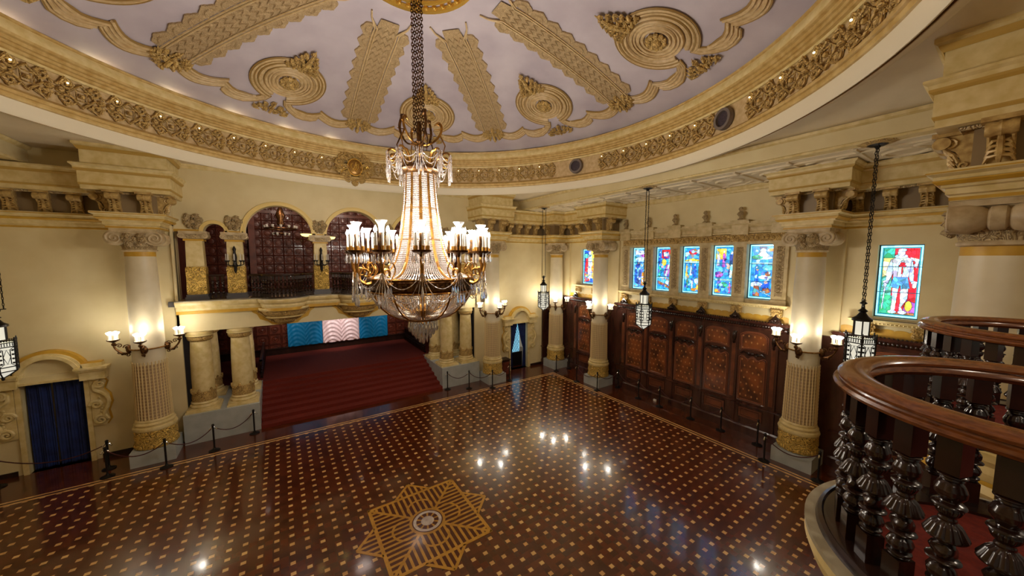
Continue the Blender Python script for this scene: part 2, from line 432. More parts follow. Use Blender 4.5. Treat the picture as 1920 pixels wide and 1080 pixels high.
XR = 15.3; XL = 2 * XC - XR; YF = 17.6; YN = 2 * YC - YF
floor = MB().box(XL - .3, XR + .3, YN - 2.5, 22, -.12, 0).build('floor', FLOORM); struct(floor, 'dark polished parquet floor inlaid with pale squares and a double border')
# star inlay set flush in the parquet
med = MB()
CX, CY = 2.95, 8.45
for poly in ([(-1.22, -1.22), (1.22, -1.22), (1.22, 1.22), (-1.22, 1.22)], [(-1.72, 0), (0, -1.72), (1.72, 0), (0, 1.72)]):
    med.prism([(CX + a, CY + b) for a, b in poly], .0, .003 if poly[0][0] > -1.5 else .0025)
star = struct(med.build('star_inlay', INLAYD, floor))
sl = MB()


def bar(p, q, wd, z=.0055):
    d = Vector((q[0] - p[0], q[1] - p[1])); L = d.length
    if L < 1e-3: return
    n_ = Vector((-d.y, d.x)) / L * wd / 2
    sl.prism([(CX + p[0] + n_.x, CY + p[1] + n_.y), (CX + q[0] + n_.x, CY + q[1] + n_.y), (CX + q[0] - n_.x, CY + q[1] - n_.y), (CX + p[0] - n_.x, CY + p[1] - n_.y)], 0, z)


for k in range(4):
    c, s_ = [(1, 0), (0, 1), (-1, 0), (0, -1)][k]
    rot = lambda a, b: (a * c - b * s_, a * s_ + b * c)
    for i in range(-8, 9):
        v = i * .15
        x0 = max(abs(v) + .03, math.sqrt(max(0, .46 ** 2 - v * v))); x1 = max(1.25 if abs(v) < 1.22 else 0, 1.76 - abs(v))
        if x1 > x0: bar(rot(x0, v), rot(x1, v), .062)
    bar(rot(1.23, -1.26), rot(1.23, 1.26), .085, .006); bar(rot(.32, .32), rot(1.22, 1.22), .07, .0062)
    bar(rot(1.75, 0), rot(1.25, .5), .07, .006); bar(rot(1.75, 0), rot(1.25, -.5), .07, .006); bar(rot(.55, 0), rot(1.7, 0), .05, .0058)
    pts = [rot(.62 + .28 * math.cos(a), .33 * math.sin(a)) for a in [x * PI / 12 for x in range(-8, 9)]]
    for p, q in zip(pts, pts[1:]): bar(p, q, .055, .0066)
struct(sl.build('lattice_slats', INLAY, star))
struct(MB().lathe([(0, .0072), (.47, .0072), (.47, 0)], 48, (CX, CY), cap=False).build('inlay_ring', INLAY, star))
struct(MB().lathe([(0, .008), (.40, .008)], 48, (CX, CY), cap=False).build('dark_disc', INLAYD, star))
struct(MB().lathe([(.29, .009), (.37, .009)], 48, (CX, CY), cap=False).build('white_ring', INLAYW, star))
sp = MB()
for k in range(10):
    a = k * PI / 5; sp.add([(CX + r * math.cos(a + t), CY + r * math.sin(a + t), .0088) for r, t in ((.15, -.1), (.3, -.1), (.3, .1), (.15, .1))], [(0, 1, 2, 3)])
struct(sp.build('spokes', INLAY, star))
struct(MB().lathe([(0, .0095), (.17, .0095)], 32, (CX, CY), cap=False).build('white_disc', INLAYW, star))

# stage wall (far), with its two doors; the stage bay between x -3.27 and 9.2 is open below 4.22
SX0, SX1 = -3.27, 9.19
DOORS = ((-7.06, -5.73), (11.65, 12.98))
mb = MB(); Pf = lambda u, z, d: (u, YF + d, z)
hwall(mb, Pf, XL, SX0, 0, 10.45, [(DOORS[0][0], DOORS[0][1], 0, 2.96)], .35); hwall(mb, Pf, SX1, XR, 0, 10.45, [(DOORS[1][0], DOORS[1][1], 0, 2.96)], .35)
wf = mb.build('wall_far', CREAM); struct(wf, 'cream stage wall with two curtained doorways')
# right wall with the window openings
WY = [8.45 + 1.36 * k for k in (2, 1, 0, -1, -2)]; WW = .45
HOL = [(y - WW, y + WW, 5.42, 7.56) for y in WY] + [(14.2, 15.25, 5.45, 7.56), (1.68, 2.6, 5.2, 7.42)]
mb = MB(); hwall(mb, lambda u, z, d: (XR + d, u, z), YN, YF, 0, 10.45, HOL, .22)
wr = mb.build('wall_right', CREAM); struct(wr, 'cream right wall with stained glass windows')
mb = MB().box(XL - .1, XL, YN, YF, 0, 10.45); struct(mb.build('wall_left', CREAM))
mb = MB(); Pn = lambda u, z, d: (u, YN - d, z)
hwall(mb, Pn, XL, XR, 0, 10.45, [(-3.2, 9.12, 5.4, 8.0)], .1); struct(mb.build('wall_near', CREAM))
# baseboards
bb = MB()
for a, b in ((XL, DOORS[0][0] - .25), (DOORS[0][1] + .25, SX0), (SX1, DOORS[1][0] - .25), (DOORS[1][1] + .25, 14.15)): bb.box(a, b, YF - .03, YF, 0, .16)
struct(bb.build('baseboard_far', WOOD))

# flat ceiling around the dome, and the lower ceilings over the two aisles
n = 96; mb = MB(); vs = []; X0, X1 = -6.4, 12.32
for i in range(n):
    a = 2 * PI * i / n; c, s_ = math.cos(a), math.sin(a)
    t = min(((X1 - XC) / c if c > 0 else (X0 - XC) / c) if abs(c) > 1e-6 else 99, ((YF + 3 - YC) / s_ if s_ > 0 else (YN - 3 - YC) / s_) if abs(s_) > 1e-6 else 99)
    vs += [(XC + 8.9 * c, YC + 8.9 * s_, 10.45), (XC + t * c, YC + t * s_, 10.45)]
mb.add(vs, [(2 * i, 2 * i + 1, (2 * i + 3) % (2 * n), (2 * i + 2) % (2 * n)) for i in range(n)])
ceil = mb.build('ceiling', PALE); struct(ceil, 'pale ceiling with a shallow dome ribbed in carved bands')
for c0 in ((9.2, YF + 3.0), (9.2, YN - 3)): pass
mb = MB(); mb.box(12.6, XR, YN, YF, 9.85, 9.95); mb.box(XL, -6.7, YN, YF, 9.85, 9.95); struct(mb.build('aisle_ceiling', PALE, ceil))
cf = MB()
for y in np.arange(-.2, 17.2, 1.45):
    cf.box(12.6, 15.3, y, y + .07, 9.8, 9.86)
    cf.tube([(13.93 + .42 * math.cos(t), y + .76 + .42 * math.sin(t), 9.84) for t in np.linspace(0, 2 * PI, 20, endpoint=False)], .05, 5, True)
    for dx, dy in ((-.7, .4), (.7, .4), (-.7, 1.1), (.7, 1.1)): cf.tube([(13.93 + dx - .15, y + dy - .15, 9.84), (13.93 + dx + .15, y + dy + .15, 9.84)], .04, 5)
cf.box(12.95, 13.02, YN, YF, 9.8, 9.86); cf.box(14.83, 14.9, YN, YF, 9.8, 9.86)
struct(cf.build('coffer_relief', PALE, ceil))
for sgn, x in ((1, 12.3), (-1, 2 * XC - 12.3)):
    b = MB(); x1 = x + sgn * .42; xa, xb = min(x, x1), max(x, x1)
    b.box(xa, xb, YN, YF, 9.92, 10.45); struct(b.build('beam', CREAM, ceil))
    b = MB(); xo = x - sgn * .05
    b.mould([(x, YF), (x, YN)] if sgn > 0 else [(x, YN), (x, YF)], [(0, 10.45), (.1, 10.44), (.07, 10.37), (.02, 10.33), (0, 10.33)])
    b.mould([(x, YF), (x, YN)] if sgn > 0 else [(x, YN), (x, YF)], [(0, 9.88), (.05, 9.88), (.05, 9.93), (0, 9.96)])
    b.box(xa - .04, xb + .04, YN, YF, 9.87, 9.92); struct(b.build('beam_moulding', CREAM2, ceil))

# drum and dome
WHITEB = mat('white_band_paint', hexc(224, 212, 184), .55)
UMBER = mat('umber_ground', hexc(140, 118, 84), .5)
NS = 144
ringc = lambda prof, name, m, sm=True: struct(MB().lathe(prof, NS, (XC, YC), cap=False).build(name, m, ceil, sm))
ringc([(8.98, 10.46), (9.0, 10.34), (8.97, 10.2), (8.86, 10.13), (8.76, 10.12)], 'drum_flange', PALE)
ringc([(8.765, 10.115), (8.75, 10.16), (8.72, 10.16), (8.71, 10.115)], 'drum_dark_groove', BROWNG)
ringc([(8.71, 10.11), (8.68, 10.1), (8.655, 10.13), (8.62, 10.25), (8.6, 10.42)], 'drum_white_band', WHITEB)
ringc([(8.6, 10.42), (8.56, 10.43), (8.54, 10.47), (8.55, 10.52), (8.5, 10.53), (8.5, 10.6), (8.56, 10.63), (8.6, 10.68), (8.66, 10.7)], 'drum_gold_moulding', GOLDL)
ringc([(8.66, 10.7), (8.71, 10.71), (8.72, 10.74), (8.72, 11.42)], 'drum_frieze_ground', TANM)
ringc([(8.72, 11.4), (8.66, 11.4), (8.65, 11.46)], 'drum_cream_fillet', CREAM2)
ringc([(8.65, 11.46), (8.58, 11.47), (8.57, 11.53), (8.52, 11.54), (8.51, 11.6), (8.46, 11.61), (8.45, 11.68), (8.39, 11.7), (8.38, 11.76)], 'drum_upper_moulding', GOLDL)
ringc([(8.38, 11.76), (8.37, 11.82), (8.4, 11.92), (8.43, 12.0)], 'drum_cove_band', CREAM2)
ringc([(8.43, 12.0), (8.39, 12.01), (8.38, 12.05), (8.42, 12.08), (8.48, 12.06)], 'drum_lip', GOLDL)
ringc([(8.48, 12.06), (8.5, 11.85), (9.03, 11.8), (9.05, 12.1)], 'cove_trough', UMBER)
zd = lambda R: 13.9 - .024 * R * R
ringc([(max(R, .001), zd(R)) for R in np.linspace(9.06, 0, 22)], 'dome_shell', DOME)
# hidden ring slots seen as short strips between frieze panels need nothing more: the frieze itself
rs = MB()
for R_, r_ in ((1.45, .09), (1.2, .06), (.98, .08), (.7, .05)): rs.tube([(XC + R_ * math.cos(t), YC + R_ * math.sin(t), zd(R_) - .03) for t in np.linspace(0, 2 * PI, 48, endpoint=False)], r_, 6, True)
for k in range(36):
    a = k * PI / 18; rs.sph((XC + 1.32 * math.cos(a), YC + 1.32 * math.sin(a), 13.8), .07, 6, 4)
    rs.sph((XC + .84 * math.cos(a), YC + .84 * math.sin(a), 13.84), .06, 6, 4)
rs.lathe([(0, 13.6), (.2, 13.62), (.35, 13.75), (.6, 13.82)], 24, (XC, YC), cap=False)
struct(rs.build('dome_rosette', GILT, ceil, True))


def warp(mb, a, off=0.):
    """from flat (tangent, radius, height below the dome) onto the dome at azimuth a"""
    c, s_ = math.cos(a), math.sin(a); out = []
    for x, y, z in mb.v:
        out.append((XC + y * c - x * s_, YC + y * s_ + x * c, zd(math.hypot(x, y)) - off - z))
    mb.v = out; return mb


for k in range(8):
    a = k * PI / 4
    m = MB(); ys = np.linspace(2.2, 7.3, 30); W = lambda y: .34 if y > 2.9 else .34 - (2.9 - y) * .12
    for y, y2 in zip(ys, ys[1:]): m.add([(-W(y), y, .04), (W(y), y, .04), (W(y2), y2, .04), (-W(y2), y2, .04)], [(0, 1, 2, 3)])
    yy = 2.75; i = 0
    while yy < 7.15:
        for s_ in (1, -1):
            cx, r = s_ * .40, .29
            poly = [(cx + s_ * r * math.cos(t) * (1 + .06 * math.cos(7 * t)), yy + r * 1.0 * math.sin(t) * (1 + .06 * math.cos(7 * t))) for t in np.linspace(-PI / 2, PI / 2, 15)]
            m.prism(poly, .0, .045)
            m.tube([(cx + s_ * .17 * math.cos(t), yy + .17 * math.sin(t), .05) for t in np.linspace(-PI / 2, PI / 2, 9)], .025, 4)
        i += 1; yy += .52
    for yv in np.arange(2.6, 7.2, .27):
        for xv in (-.18, 0, .18): m.tube([(xv - .09, yv + .1, .05), (xv, yv - .08, .055), (xv + .09, yv + .1, .05)], .018, 4)
    struct(warp(m, a).build('rib_band', CARVEF, ceil, False))
    m = MB()
    for s_ in (1, -1):
        for o in (.30, .37):
            m.tube([(s_ * (.55 - .1 * 0), 2.0, .03), (s_ * .5, 2.25, .05), (s_ * (o - .02), 2.6, .06)] + [(s_ * o, y, .06) for y in np.linspace(2.9, 7.35, 16)], .024, 5)
    struct(warp(m, a).build('rib_rail', TANM, ceil, True))
    m = MB(); m.at(Matrix.Translation((0, 7.32, .02))); acanthus(m, .9, .42, .13, 3 + k, 4); m.at(Matrix.Translation((0, 7.4, .02)) @ Matrix.Rotation(PI, 4, 'Z')); acanthus(m, .8, .25, .12, 23 + k, 3)
    struct(warp(m, a).build('rib_foot_ornament', CARVE, ceil, True))
    # medallion and scalloped border of the sector next to the rib
    a2 = a + PI / 8; m = MB()
    for rr, q in ((1.02, .04), (.92, .03), (.80, .05)):
        m.tube([(rr * math.sin(t), 6.3 - rr * 1.0 * math.cos(t), .04) for t in np.linspace(.0, PI - .27, 30)][::-1] + [(-rr * math.sin(t), 6.3 - rr * math.cos(t), .04) for t in np.linspace(0.02, PI - .27, 30)], q, 5)
    for s_ in (1, -1):
        for o, q in ((0, .04), (-.11, .03), (-.22, .045), (.08, .025)):
            p = [(.27 + o * -.6, 7.24 - o * .2), (.38 - o * .8, 7.44), (.62 - o * .6, 7.60 + o * .6), (.86 - o * .2, 7.70 + o), (1.1, 7.70 + o), (1.32 + o * .2, 7.62 + o), (1.5, 7.45 + o * 1.15)]
            m.tube([(s_ * x, y, .04) for x, y in p], q, 5)
            th = np.linspace(.2, .37, 10)
            m.tube([(s_ * (7.46 + .28 * math.sin(PI * i / 9) + o) * math.sin(t), (7.46 + .28 * math.sin(PI * i / 9) + o) * math.cos(t), .04) for i, t in enumerate(th)], q, 5)
    def ribbon(pa, pb):
        m.add([(x, y, .025) for x, y in pa] + [(x, y, .025) for x, y in pb], [(i, i + 1, len(pa) + i + 1, len(pa) + i) for i in range(len(pa) - 1)])
    tt = np.linspace(-(PI - .27), PI - .27, 50); ribbon([(1.06 * math.sin(t), 6.3 - 1.06 * math.cos(t)) for t in tt], [(.72 * math.sin(t), 6.3 - .72 * math.cos(t)) for t in tt])
    for s_ in (1, -1):
        L = lambda o: [(s_ * x, y) for x, y in [(.27 + o * -.6, 7.24 - o * .2), (.38 - o * .8, 7.44), (.62 - o * .6, 7.60 + o * .6), (.86 - o * .2, 7.70 + o), (1.1, 7.70 + o), (1.32 + o * .2, 7.62 + o), (1.5, 7.45 + o * 1.15)]]
        ribbon(L(.1), L(-.24)); K = lambda o: [(s_ * (7.46 + .28 * math.sin(PI * i / 9) + o) * math.sin(t), (7.46 + .28 * math.sin(PI * i / 9) + o) * math.cos(t)) for i, t in enumerate(np.linspace(.2, .37, 10))]
        ribbon(K(.1), K(-.24))
    struct(warp(m, a2).build('scalloped_moulding', TANM, ceil, True))
    m = MB()
    for q, (o, w_) in enumerate(((-.27, .028), (.115, .022))):
        for s_ in (1, -1):
            m.tube([(s_ * x, y, .04) for x, y in [(.27 + o * -.6, 7.24 - o * .2), (.38 - o * .8, 7.44), (.62 - o * .6, 7.60 + o * .6), (.86 - o * .2, 7.70 + o), (1.1, 7.70 + o), (1.32 + o * .2, 7.62 + o), (1.5, 7.45 + o * 1.15)]], w_, 5)
            m.tube([(s_ * (7.46 + .28 * math.sin(PI * i / 9) + o) * math.sin(t), (7.46 + .28 * math.sin(PI * i / 9) + o) * math.cos(t), .04) for i, t in enumerate(np.linspace(.2, .37, 10))], w_, 5)
    for r_ in (1.08, .70, .97, .86): m.tube([(r_ * math.sin(t), 6.3 - r_ * math.cos(t), .045) for t in tt], .022, 5)
    struct(warp(m, a2).build('brown_edge_line', BROWNL, ceil, True))
    m = MB()
    for rr, q in ((.66, .045), (.57, .03), (.47, .045), (.36, .035)): m.tube([(rr * math.cos(t), 6.3 + rr * math.sin(t), .05) for t in np.linspace(0, 2 * PI, 32, endpoint=False)], q, 5, True)
    m.add([(r_ * math.cos(t), 6.3 + r_ * math.sin(t), .03) for r_ in (.7, .3) for t in np.linspace(0, 2 * PI, 32, endpoint=False)], [(i, (i + 1) % 32, 32 + (i + 1) % 32, 32 + i) for i in range(32)])
    struct(warp(m, a2).build('medallion_ring', TANM, ceil, True))
    m = MB(); m.at(Matrix.Translation((0, 6.3, .03))); m.sph((0, 0, .05), .15, 10, 6)
    for j in range(10):
        t = j * PI / 5; m.sph((.21 * math.cos(t), .21 * math.sin(t), .05), .085, 6, 4)
    struct(warp(m, a2).build('medallion_boss', CARVE, ceil, True))
    m = MB(); m.at(Matrix.Translation((0, 5.5, .04)) @ Matrix.Rotation(PI, 4, 'Z')); acanthus(m, .95, .95, .15, 30 + k, 6)
    m.at(Matrix.Translation((0, 7.92, .03)) @ Matrix.Rotation(PI, 4, 'Z')); acanthus(m, 1.05, .42, .11, 50 + k, 4); m.at(None)
    struct(warp(m, a2).build('medallion_foliage', CARVE, ceil, True))

# frieze panels around the drum
m = MB(); R = random.Random(5)
m.tube([(0, .26, .04), (.26, 0, .04), (0, -.26, .04), (-.26, 0, .04)], .035, 5, True); m.tube([(-.11, -.11, .05), (.11, -.11, .05), (.11, .11, .05), (-.11, .11, .05)], .022, 4, True); m.sph((0, 0, .04), .06, 6, 4)
for sx in (1, -1):
    for sy in (1, -1):
        m.tube(spiral(.13, 1.4, 11, sx * .27, sy * .18, 1, sx * sy, .15, .03), .032, 5); m.tube([(sx * .12, sy * .2, .03), (sx * .3, sy * .31, .05), (sx * .42, sy * .1, .03)], .03, 5)
    m.sph((sx * .38, 0, .03), .08, 7, 4); m.sph((sx * .43, 0.12, .03), .04, 5, 3); m.sph((sx * .43, -.12, .03), .04, 5, 3)
fp = struct(m.build('frieze_panel', CARVE, ceil, True)); ft = struct(MB().sph((-.27, .19, .09), .022, 6, 4).build('tiny_lamp', TWINK, fp))
first = True
for k in range(54):
    th = math.radians(90 + 6.6667 * k)
    skip = k == 0 or abs((math.degrees(th) - 360 + 22) ) < 3.4 or abs(math.degrees(th) - 380) < 3.4
    if skip: continue
    xa = Vector((math.sin(th), -math.cos(th), 0)); za = Vector((-math.cos(th), -math.sin(th), 0)); ya = Vector((0, 0, 1))
    M4 = Matrix(((xa.x, ya.x, za.x, XC + 8.7 * math.cos(th)), (xa.y, ya.y, za.y, YC + 8.7 * math.sin(th)), (xa.z, ya.z, za.z, 11.06), (0, 0, 0, 1))) @ Matrix.Scale(1.06, 4)
    if first: fp.matrix_local = M4; first = False
    else:
        c = inst(fp, ceil, M4); inst(ft, c)


def drum_frame(deg, r=8.68, z=11.06):
    th = math.radians(deg); xa = Vector((math.sin(th), -math.cos(th), 0)); za = Vector((-math.cos(th), -math.sin(th), 0))
    return Matrix(((xa.x, 0, za.x, XC + r * math.cos(th)), (xa.y, 0, za.y, YC + r * math.sin(th)), (0, 1, 0, z), (0, 0, 0, 1)))


# ornate cartouche with a monogram shield, centre of the frieze over the stage
t = thing('gilded_cartouche', 'large gilded cartouche with an oval monogram shield on the dome frieze above the stage', 'ornament'); t.matrix_world = drum_frame(90, 8.62, 11.02)
m = MB(); leafy(m, 1.5, 1.25, .2, 9, 7, False)
for k in range(22):
    a = k * PI / 11; m.sph((.52 * math.cos(a), .55 * math.sin(a), .06), .1, 7, 4); m.sph((.68 * math.cos(a) * (1.1 if abs(math.sin(a)) < .5 else .9), .66 * math.sin(a), .03), .08, 6, 4)
m.sph((0, -.68, .06), .14, 8, 5); m.sph((0, .68, .06), .13, 8, 5)
m.build('wreath', CARVE, t, True)
m = MB(); m.tube([(.3 * math.cos(a), .36 * math.sin(a), .16) for a in np.linspace(0, 2 * PI, 28, endpoint=False)], .03, 6, True)
for s_ in (1, -1): m.tube(spiral(.12, 1.4, 14, s_ * .45, .02, 0, s_, .1, .15), .022, 5); m.tube([(s_ * .34, -.1, .15), (s_ * .5, -.17, .15), (s_ * .56, -.28, .15)], .02, 5)
m.build('shield_rim', GILT, t, True)
m = MB().sph((0, 0, .08), .3, 14, 8, (1, 1.2, .3)); m.build('shield', BROWNG, t, True)
m = MB(); m.tube(spiral(.16, .9, 12, -.03, .02, 2, 1, .5, .19), .022, 5); m.tube([(-.12, -.2, .18), (-.02, 0, .2), (.05, .22, .19)], .028, 5); m.tube([(0, -.2, .19), (.12, -.05, .2), (.14, .15, .18), (.05, .1, .18)], .024, 5)
m.build('monogram', GILT, t, True)
for deg, lab in ((-22, 'larger round dark speaker grille in the dome frieze above the five window bay'), (20, 'smaller looking round dark speaker grille in the dome frieze toward the corner door')):
    t = thing('speaker_grille', lab, 'speaker grille'); t.matrix_world = drum_frame(deg, 8.68, 11.06)
    MB().lathe([(.0, .05), (.22, .05)], 24, cap=False).build('mesh_cover', mat('grille_mesh', hexc(70, 58, 66), .5, c2=hexc(24, 18, 24), scale=40, lo=.4, hi=.5), t)
    MB().lathe([(.22, .0), (.22, .13), (.3, .13), (.31, 0)], 24, cap=False).build('rim', mat('grille_rim', hexc(112, 100, 92), .5), t, True)


# ------------------------------------------------------------------ stage bay: lintel, balconies, arcade, gallery
YL = 17.35; BX = (.06, 2.96, 5.86)


def ledge_path():
    p = [(SX0, YL)]
    for cx in BX:
        for a in np.linspace(PI + .03, 2 * PI - .03, 45): p.append((cx + .755 * math.cos(a), YL - .18 + .755 * math.sin(a)))
    return p + [(SX1, YL)]


LEDGE = mat('ledge_stone', hexc(176, 166, 140), .5, c2=hexc(150, 138, 112), scale=6)
ledge_prof = [(-.02, 5.02), (.02, 5.02), (.05, 5.1), (.05, 5.17), (.12, 5.24), (.15, 5.32), (.15, 5.38), (.0, 5.4), (-.25, 5.4)]
for T, nm in ((None, 'far'), (HALF, 'near')):
    root = struct(MB().at(T).box(SX0, SX1, YL, YF + .5, 4.22, 5.3).build('trim_1' if nm == 'far' else 'trim_2', CREAM), 'cream lintel carrying three bowed balconies')
    struct(MB().at(T).mould(ledge_path(), ledge_prof).build('ledge_moulding', CREAM2, root))
    struct(MB().at(T).mould(ledge_path(), [(.152, 5.37), (.154, 5.404), (-.3, 5.406)]).build('ledge_top', LEDGE, root))
    m = MB().at(T).mould([(p[0], p[1]) for p in ledge_path()], [(0, 4.9), (.025, 4.9), (.025, 5.02)]); struct(m.build('ochre_band', OCHRE, root))
    m = MB().at(T)
    m.box(SX0, SX1, YL - .0, YF + .5, 5.3, 5.4)
    for cx in BX: m.prism([(cx + .755 * math.cos(a), YL - .18 + .755 * math.sin(a)) for a in np.linspace(PI, 2 * PI, 45)] + [(cx + .78, YL), (cx - .78, YL)], 4.95, 5.4)
    struct(m.build('balcony_slab', STONE, root))
    for cx in BX:
        m = MB().at(T).lathe([(.9, 5.0), (.92, 4.93), (.86, 4.86), (.8, 4.85)], 24, (cx, YL), PI, 2 * PI, cap=False).lathe([(.62, 4.62), (.68, 4.58), (.6, 4.53), (.42, 4.52)], 20, (cx, YL), PI, 2 * PI, cap=False)
        struct(m.build('corbel_moulding', CREAM2, root, True))
        m = MB().at(T).lathe([(.8, 4.86), (.76, 4.75), (.68, 4.66), (.6, 4.62)], 24, (cx, YL), PI, 2 * PI, cap=False, mod=lambda t, z: 1 + .03 * math.cos(20 * t)).lathe([(.42, 4.52), (.4, 4.42), (.3, 4.32), (.16, 4.27), (.04, 4.24)], 20, (cx, YL), PI, 2 * PI, cap=False, mod=lambda t, z: 1 + .05 * math.cos(12 * t))
        m.tube([(cx - .95, YL - .03, 4.95), (cx - .85, YL - .04, 4.8), (cx - .7, YL - .05, 4.65), (cx - .45, YL - .05, 4.42), (cx - .1, YL - .05, 4.25)], .05, 5); m.tube([(cx + .95, YL - .03, 4.95), (cx + .85, YL - .04, 4.8), (cx + .7, YL - .05, 4.65), (cx + .45, YL - .05, 4.42), (cx + .1, YL - .05, 4.25)], .05, 5)
        struct(m.build('corbel_carving', CARVE, root, True))
        if nm == 'far':
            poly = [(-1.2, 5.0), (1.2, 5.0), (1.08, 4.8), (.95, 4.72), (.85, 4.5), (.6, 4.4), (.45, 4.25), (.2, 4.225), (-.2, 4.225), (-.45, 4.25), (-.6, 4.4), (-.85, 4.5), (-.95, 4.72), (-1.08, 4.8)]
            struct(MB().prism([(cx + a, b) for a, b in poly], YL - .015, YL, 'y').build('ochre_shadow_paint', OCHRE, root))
# arcade wall with one small, three large, one small arch
RB, RS, ZS = 1.175, .32, 8.0
SM = (-2.065, 7.985)
mb = MB(); xs = set(np.linspace(-3.2, 9.12, 20))
for c in BX: xs |= {c + RB * math.cos(t) for t in np.linspace(0, PI, 33)}
for c in SM: xs |= {c + RS * math.cos(t) for t in np.linspace(0, PI, 17)}
xs = sorted(xs)


def zb(x):
    for c in BX:
        if abs(x - c) <= RB: return ZS + math.sqrt(max(0, RB * RB - (x - c) ** 2))
    for c in SM:
        if abs(x - c) <= RS: return ZS + math.sqrt(max(0, RS * RS - (x - c) ** 2))
    return ZS


ys0, ys1 = YF, YF + .45
for a, b in zip(xs, xs[1:]):
    za, zb_ = zb(a), zb(b)
    mb.add([(a, ys0, za), (b, ys0, zb_), (b, ys0, 10.45), (a, ys0, 10.45)], [(0, 1, 2, 3)]); mb.add([(a, ys1, za), (b, ys1, zb_), (b, ys1, 10.45), (a, ys1, 10.45)], [(0, 1, 2, 3)])
    mb.add([(a, ys0, za), (b, ys0, zb_), (b, ys1, zb_), (a, ys1, za)], [(0, 1, 2, 3)])
mb.box(SX0, -3.2, YL, YF + .45, 4.22, 10.45).box(9.12, SX1, YL, YF + .45, 4.22, 10.45)
arc = mb.build('trim_3', CREAM); struct(arc, 'cream arcade wall over the stage pierced by five round arches')
for c, r, name in [(c, RB, 'archivolt') for c in BX] + [(c, RS, 'small_archivolt') for c in SM]:
    m = MB(); wd = .13 if r > 1 else .1
    P = [(c + (r) * math.cos(t), ZS + (r) * math.sin(t)) for t in np.linspace(0, PI, 33)]; Q = [(c + (r + wd) * math.cos(t), ZS + (r + wd) * math.sin(t)) for t in np.linspace(0, PI, 33)]
    m.prism(P + Q[::-1], YF - .05, YF, 'y')
    m.tube([(c + (r + wd) * math.cos(t), YF - .04, ZS + (r + wd) * math.sin(t)) for t in np.linspace(0, PI, 33)], .035, 5)
    struct(m.build(name, mat('archivolt_cream', hexc(226, 198, 122), .5) if c == BX[0] else bpy.data.materials['archivolt_cream'], arc, True))
PX = (-2.66, -1.47, 1.51, 4.41, 7.39, 8.58)
m = MB(); m.box(-3.2, SM[0] - RS - .08, YF - .04, YF + .02, ZS - .02, ZS + .07)
for x, h in zip(PX[1:5], (.3, .3, .3, .3)): m.box(x - h, x + h, YF - .05, YF + .02, ZS - .02, ZS + .06)
m.box(SM[1] + RS + .08, 9.12, YF - .04, YF + .02, ZS - .02, ZS + .07)
struct(m.build('impost_band', OCHRE, arc))
# gallery room behind the arcade
g = MB().box(SX0 - .2, SX1 + .2, YL, 21.2, 5.2, 5.39); gal = struct(g.build('trim_4', DKSTONE), 'gallery room panelled in red brown wood behind the arches')
struct(MB().box(SX0 - .3, SX1 + .3, 17.9, 21.4, 9.9, 10.1).box(SX0 - .3, SX0, YF, 21.3, 5.3, 10).box(SX1, SX1 + .3, YF, 21.3, 5.3, 10).build('gallery_shell', WOODG, gal))
m = MB(); m.box(SX0, SX1, 21.1, 21.3, 5.3, 10)
for i in range(29):
    for j in range(10):
        x = SX0 + .22 + i * .43; z = 5.62 + j * .43
        m.tube([(x - .2, 21.08, z - .2), (x + .2, 21.08, z - .2), (x + .2, 21.08, z + .2), (x - .2, 21.08, z + .2)], .02, 4, True)
        m.sph((x, 21.09, z), .135, 12, 4, (1, .22, 1)); m.tube([(x + .165 * math.cos(t), 21.08, z + .165 * math.sin(t)) for t in np.linspace(0, 2 * PI, 12, endpoint=False)], .014, 4, True)
struct(m.build('coffered_back_wall', WOODG, gal))
struct(MB().box(-1.2, -.95, 20.7, 21.1, 5.4, 9.9).box(SX0, SX1, 21.0, 21.1, 9.2, 9.35).build('wall_post', WOODG, gal))


def pilaster(i, x, label):
    t = thing('arcade_pilaster', label, 'pilaster', (x, YF + .12, 5.4), group='pilasters between the gallery arches')
    MB().box(-.34, .34, -.34, .34, 0, .13).box(-.31, .31, -.31, .31, .13, .22).build('base', DKSTONE, t)
    m = MB().lathe([(.3, .22), (.31, .4), (.3, .8), (.31, 1.2), (.29, 1.27)], 24, mod=lambda a, z: 1.0 / max(abs(math.cos(a)), abs(math.sin(a))) ** .8)
    m.build('carved_panel', CARVEB, t)
    MB().lathe([(.275, 1.27), (.26, 2.1), (.25, 2.3)], 24, mod=lambda a, z: 1.0 / max(abs(math.cos(a)), abs(math.sin(a))) ** .8).build('shaft', CREAM2, t)
    MB().box(-.29, .29, -.29, .29, 2.24, 2.31).build('ochre_neck', OCHRE, t)
    m = MB().box(-.3, .3, -.28, .3, 2.32, 2.5).box(-.4, .4, -.33, .33, 2.5, 2.6)
    for s_ in (1, -1):
        m.at(TR(s_ * .33, 0, 2.43, rx=PI / 2)); m.lathe([(.0, -.34), (.1, -.34), (.1, -.1), (.075, 0), (.1, .1), (.1, .34), (0, .34)], 14); m.at(None)
        m.tube([(s_ * .33 + p[0] * s_, -.35, 2.43 + p[1]) for p in spiral(.09, 1.5, 14)], .016, 4)
    m.build('capital', STONE, t, True)
    MB().box(-.18, .18, -.32, -.28, 2.34, 2.48).build('capital_carving', CARVES, t)
    return t


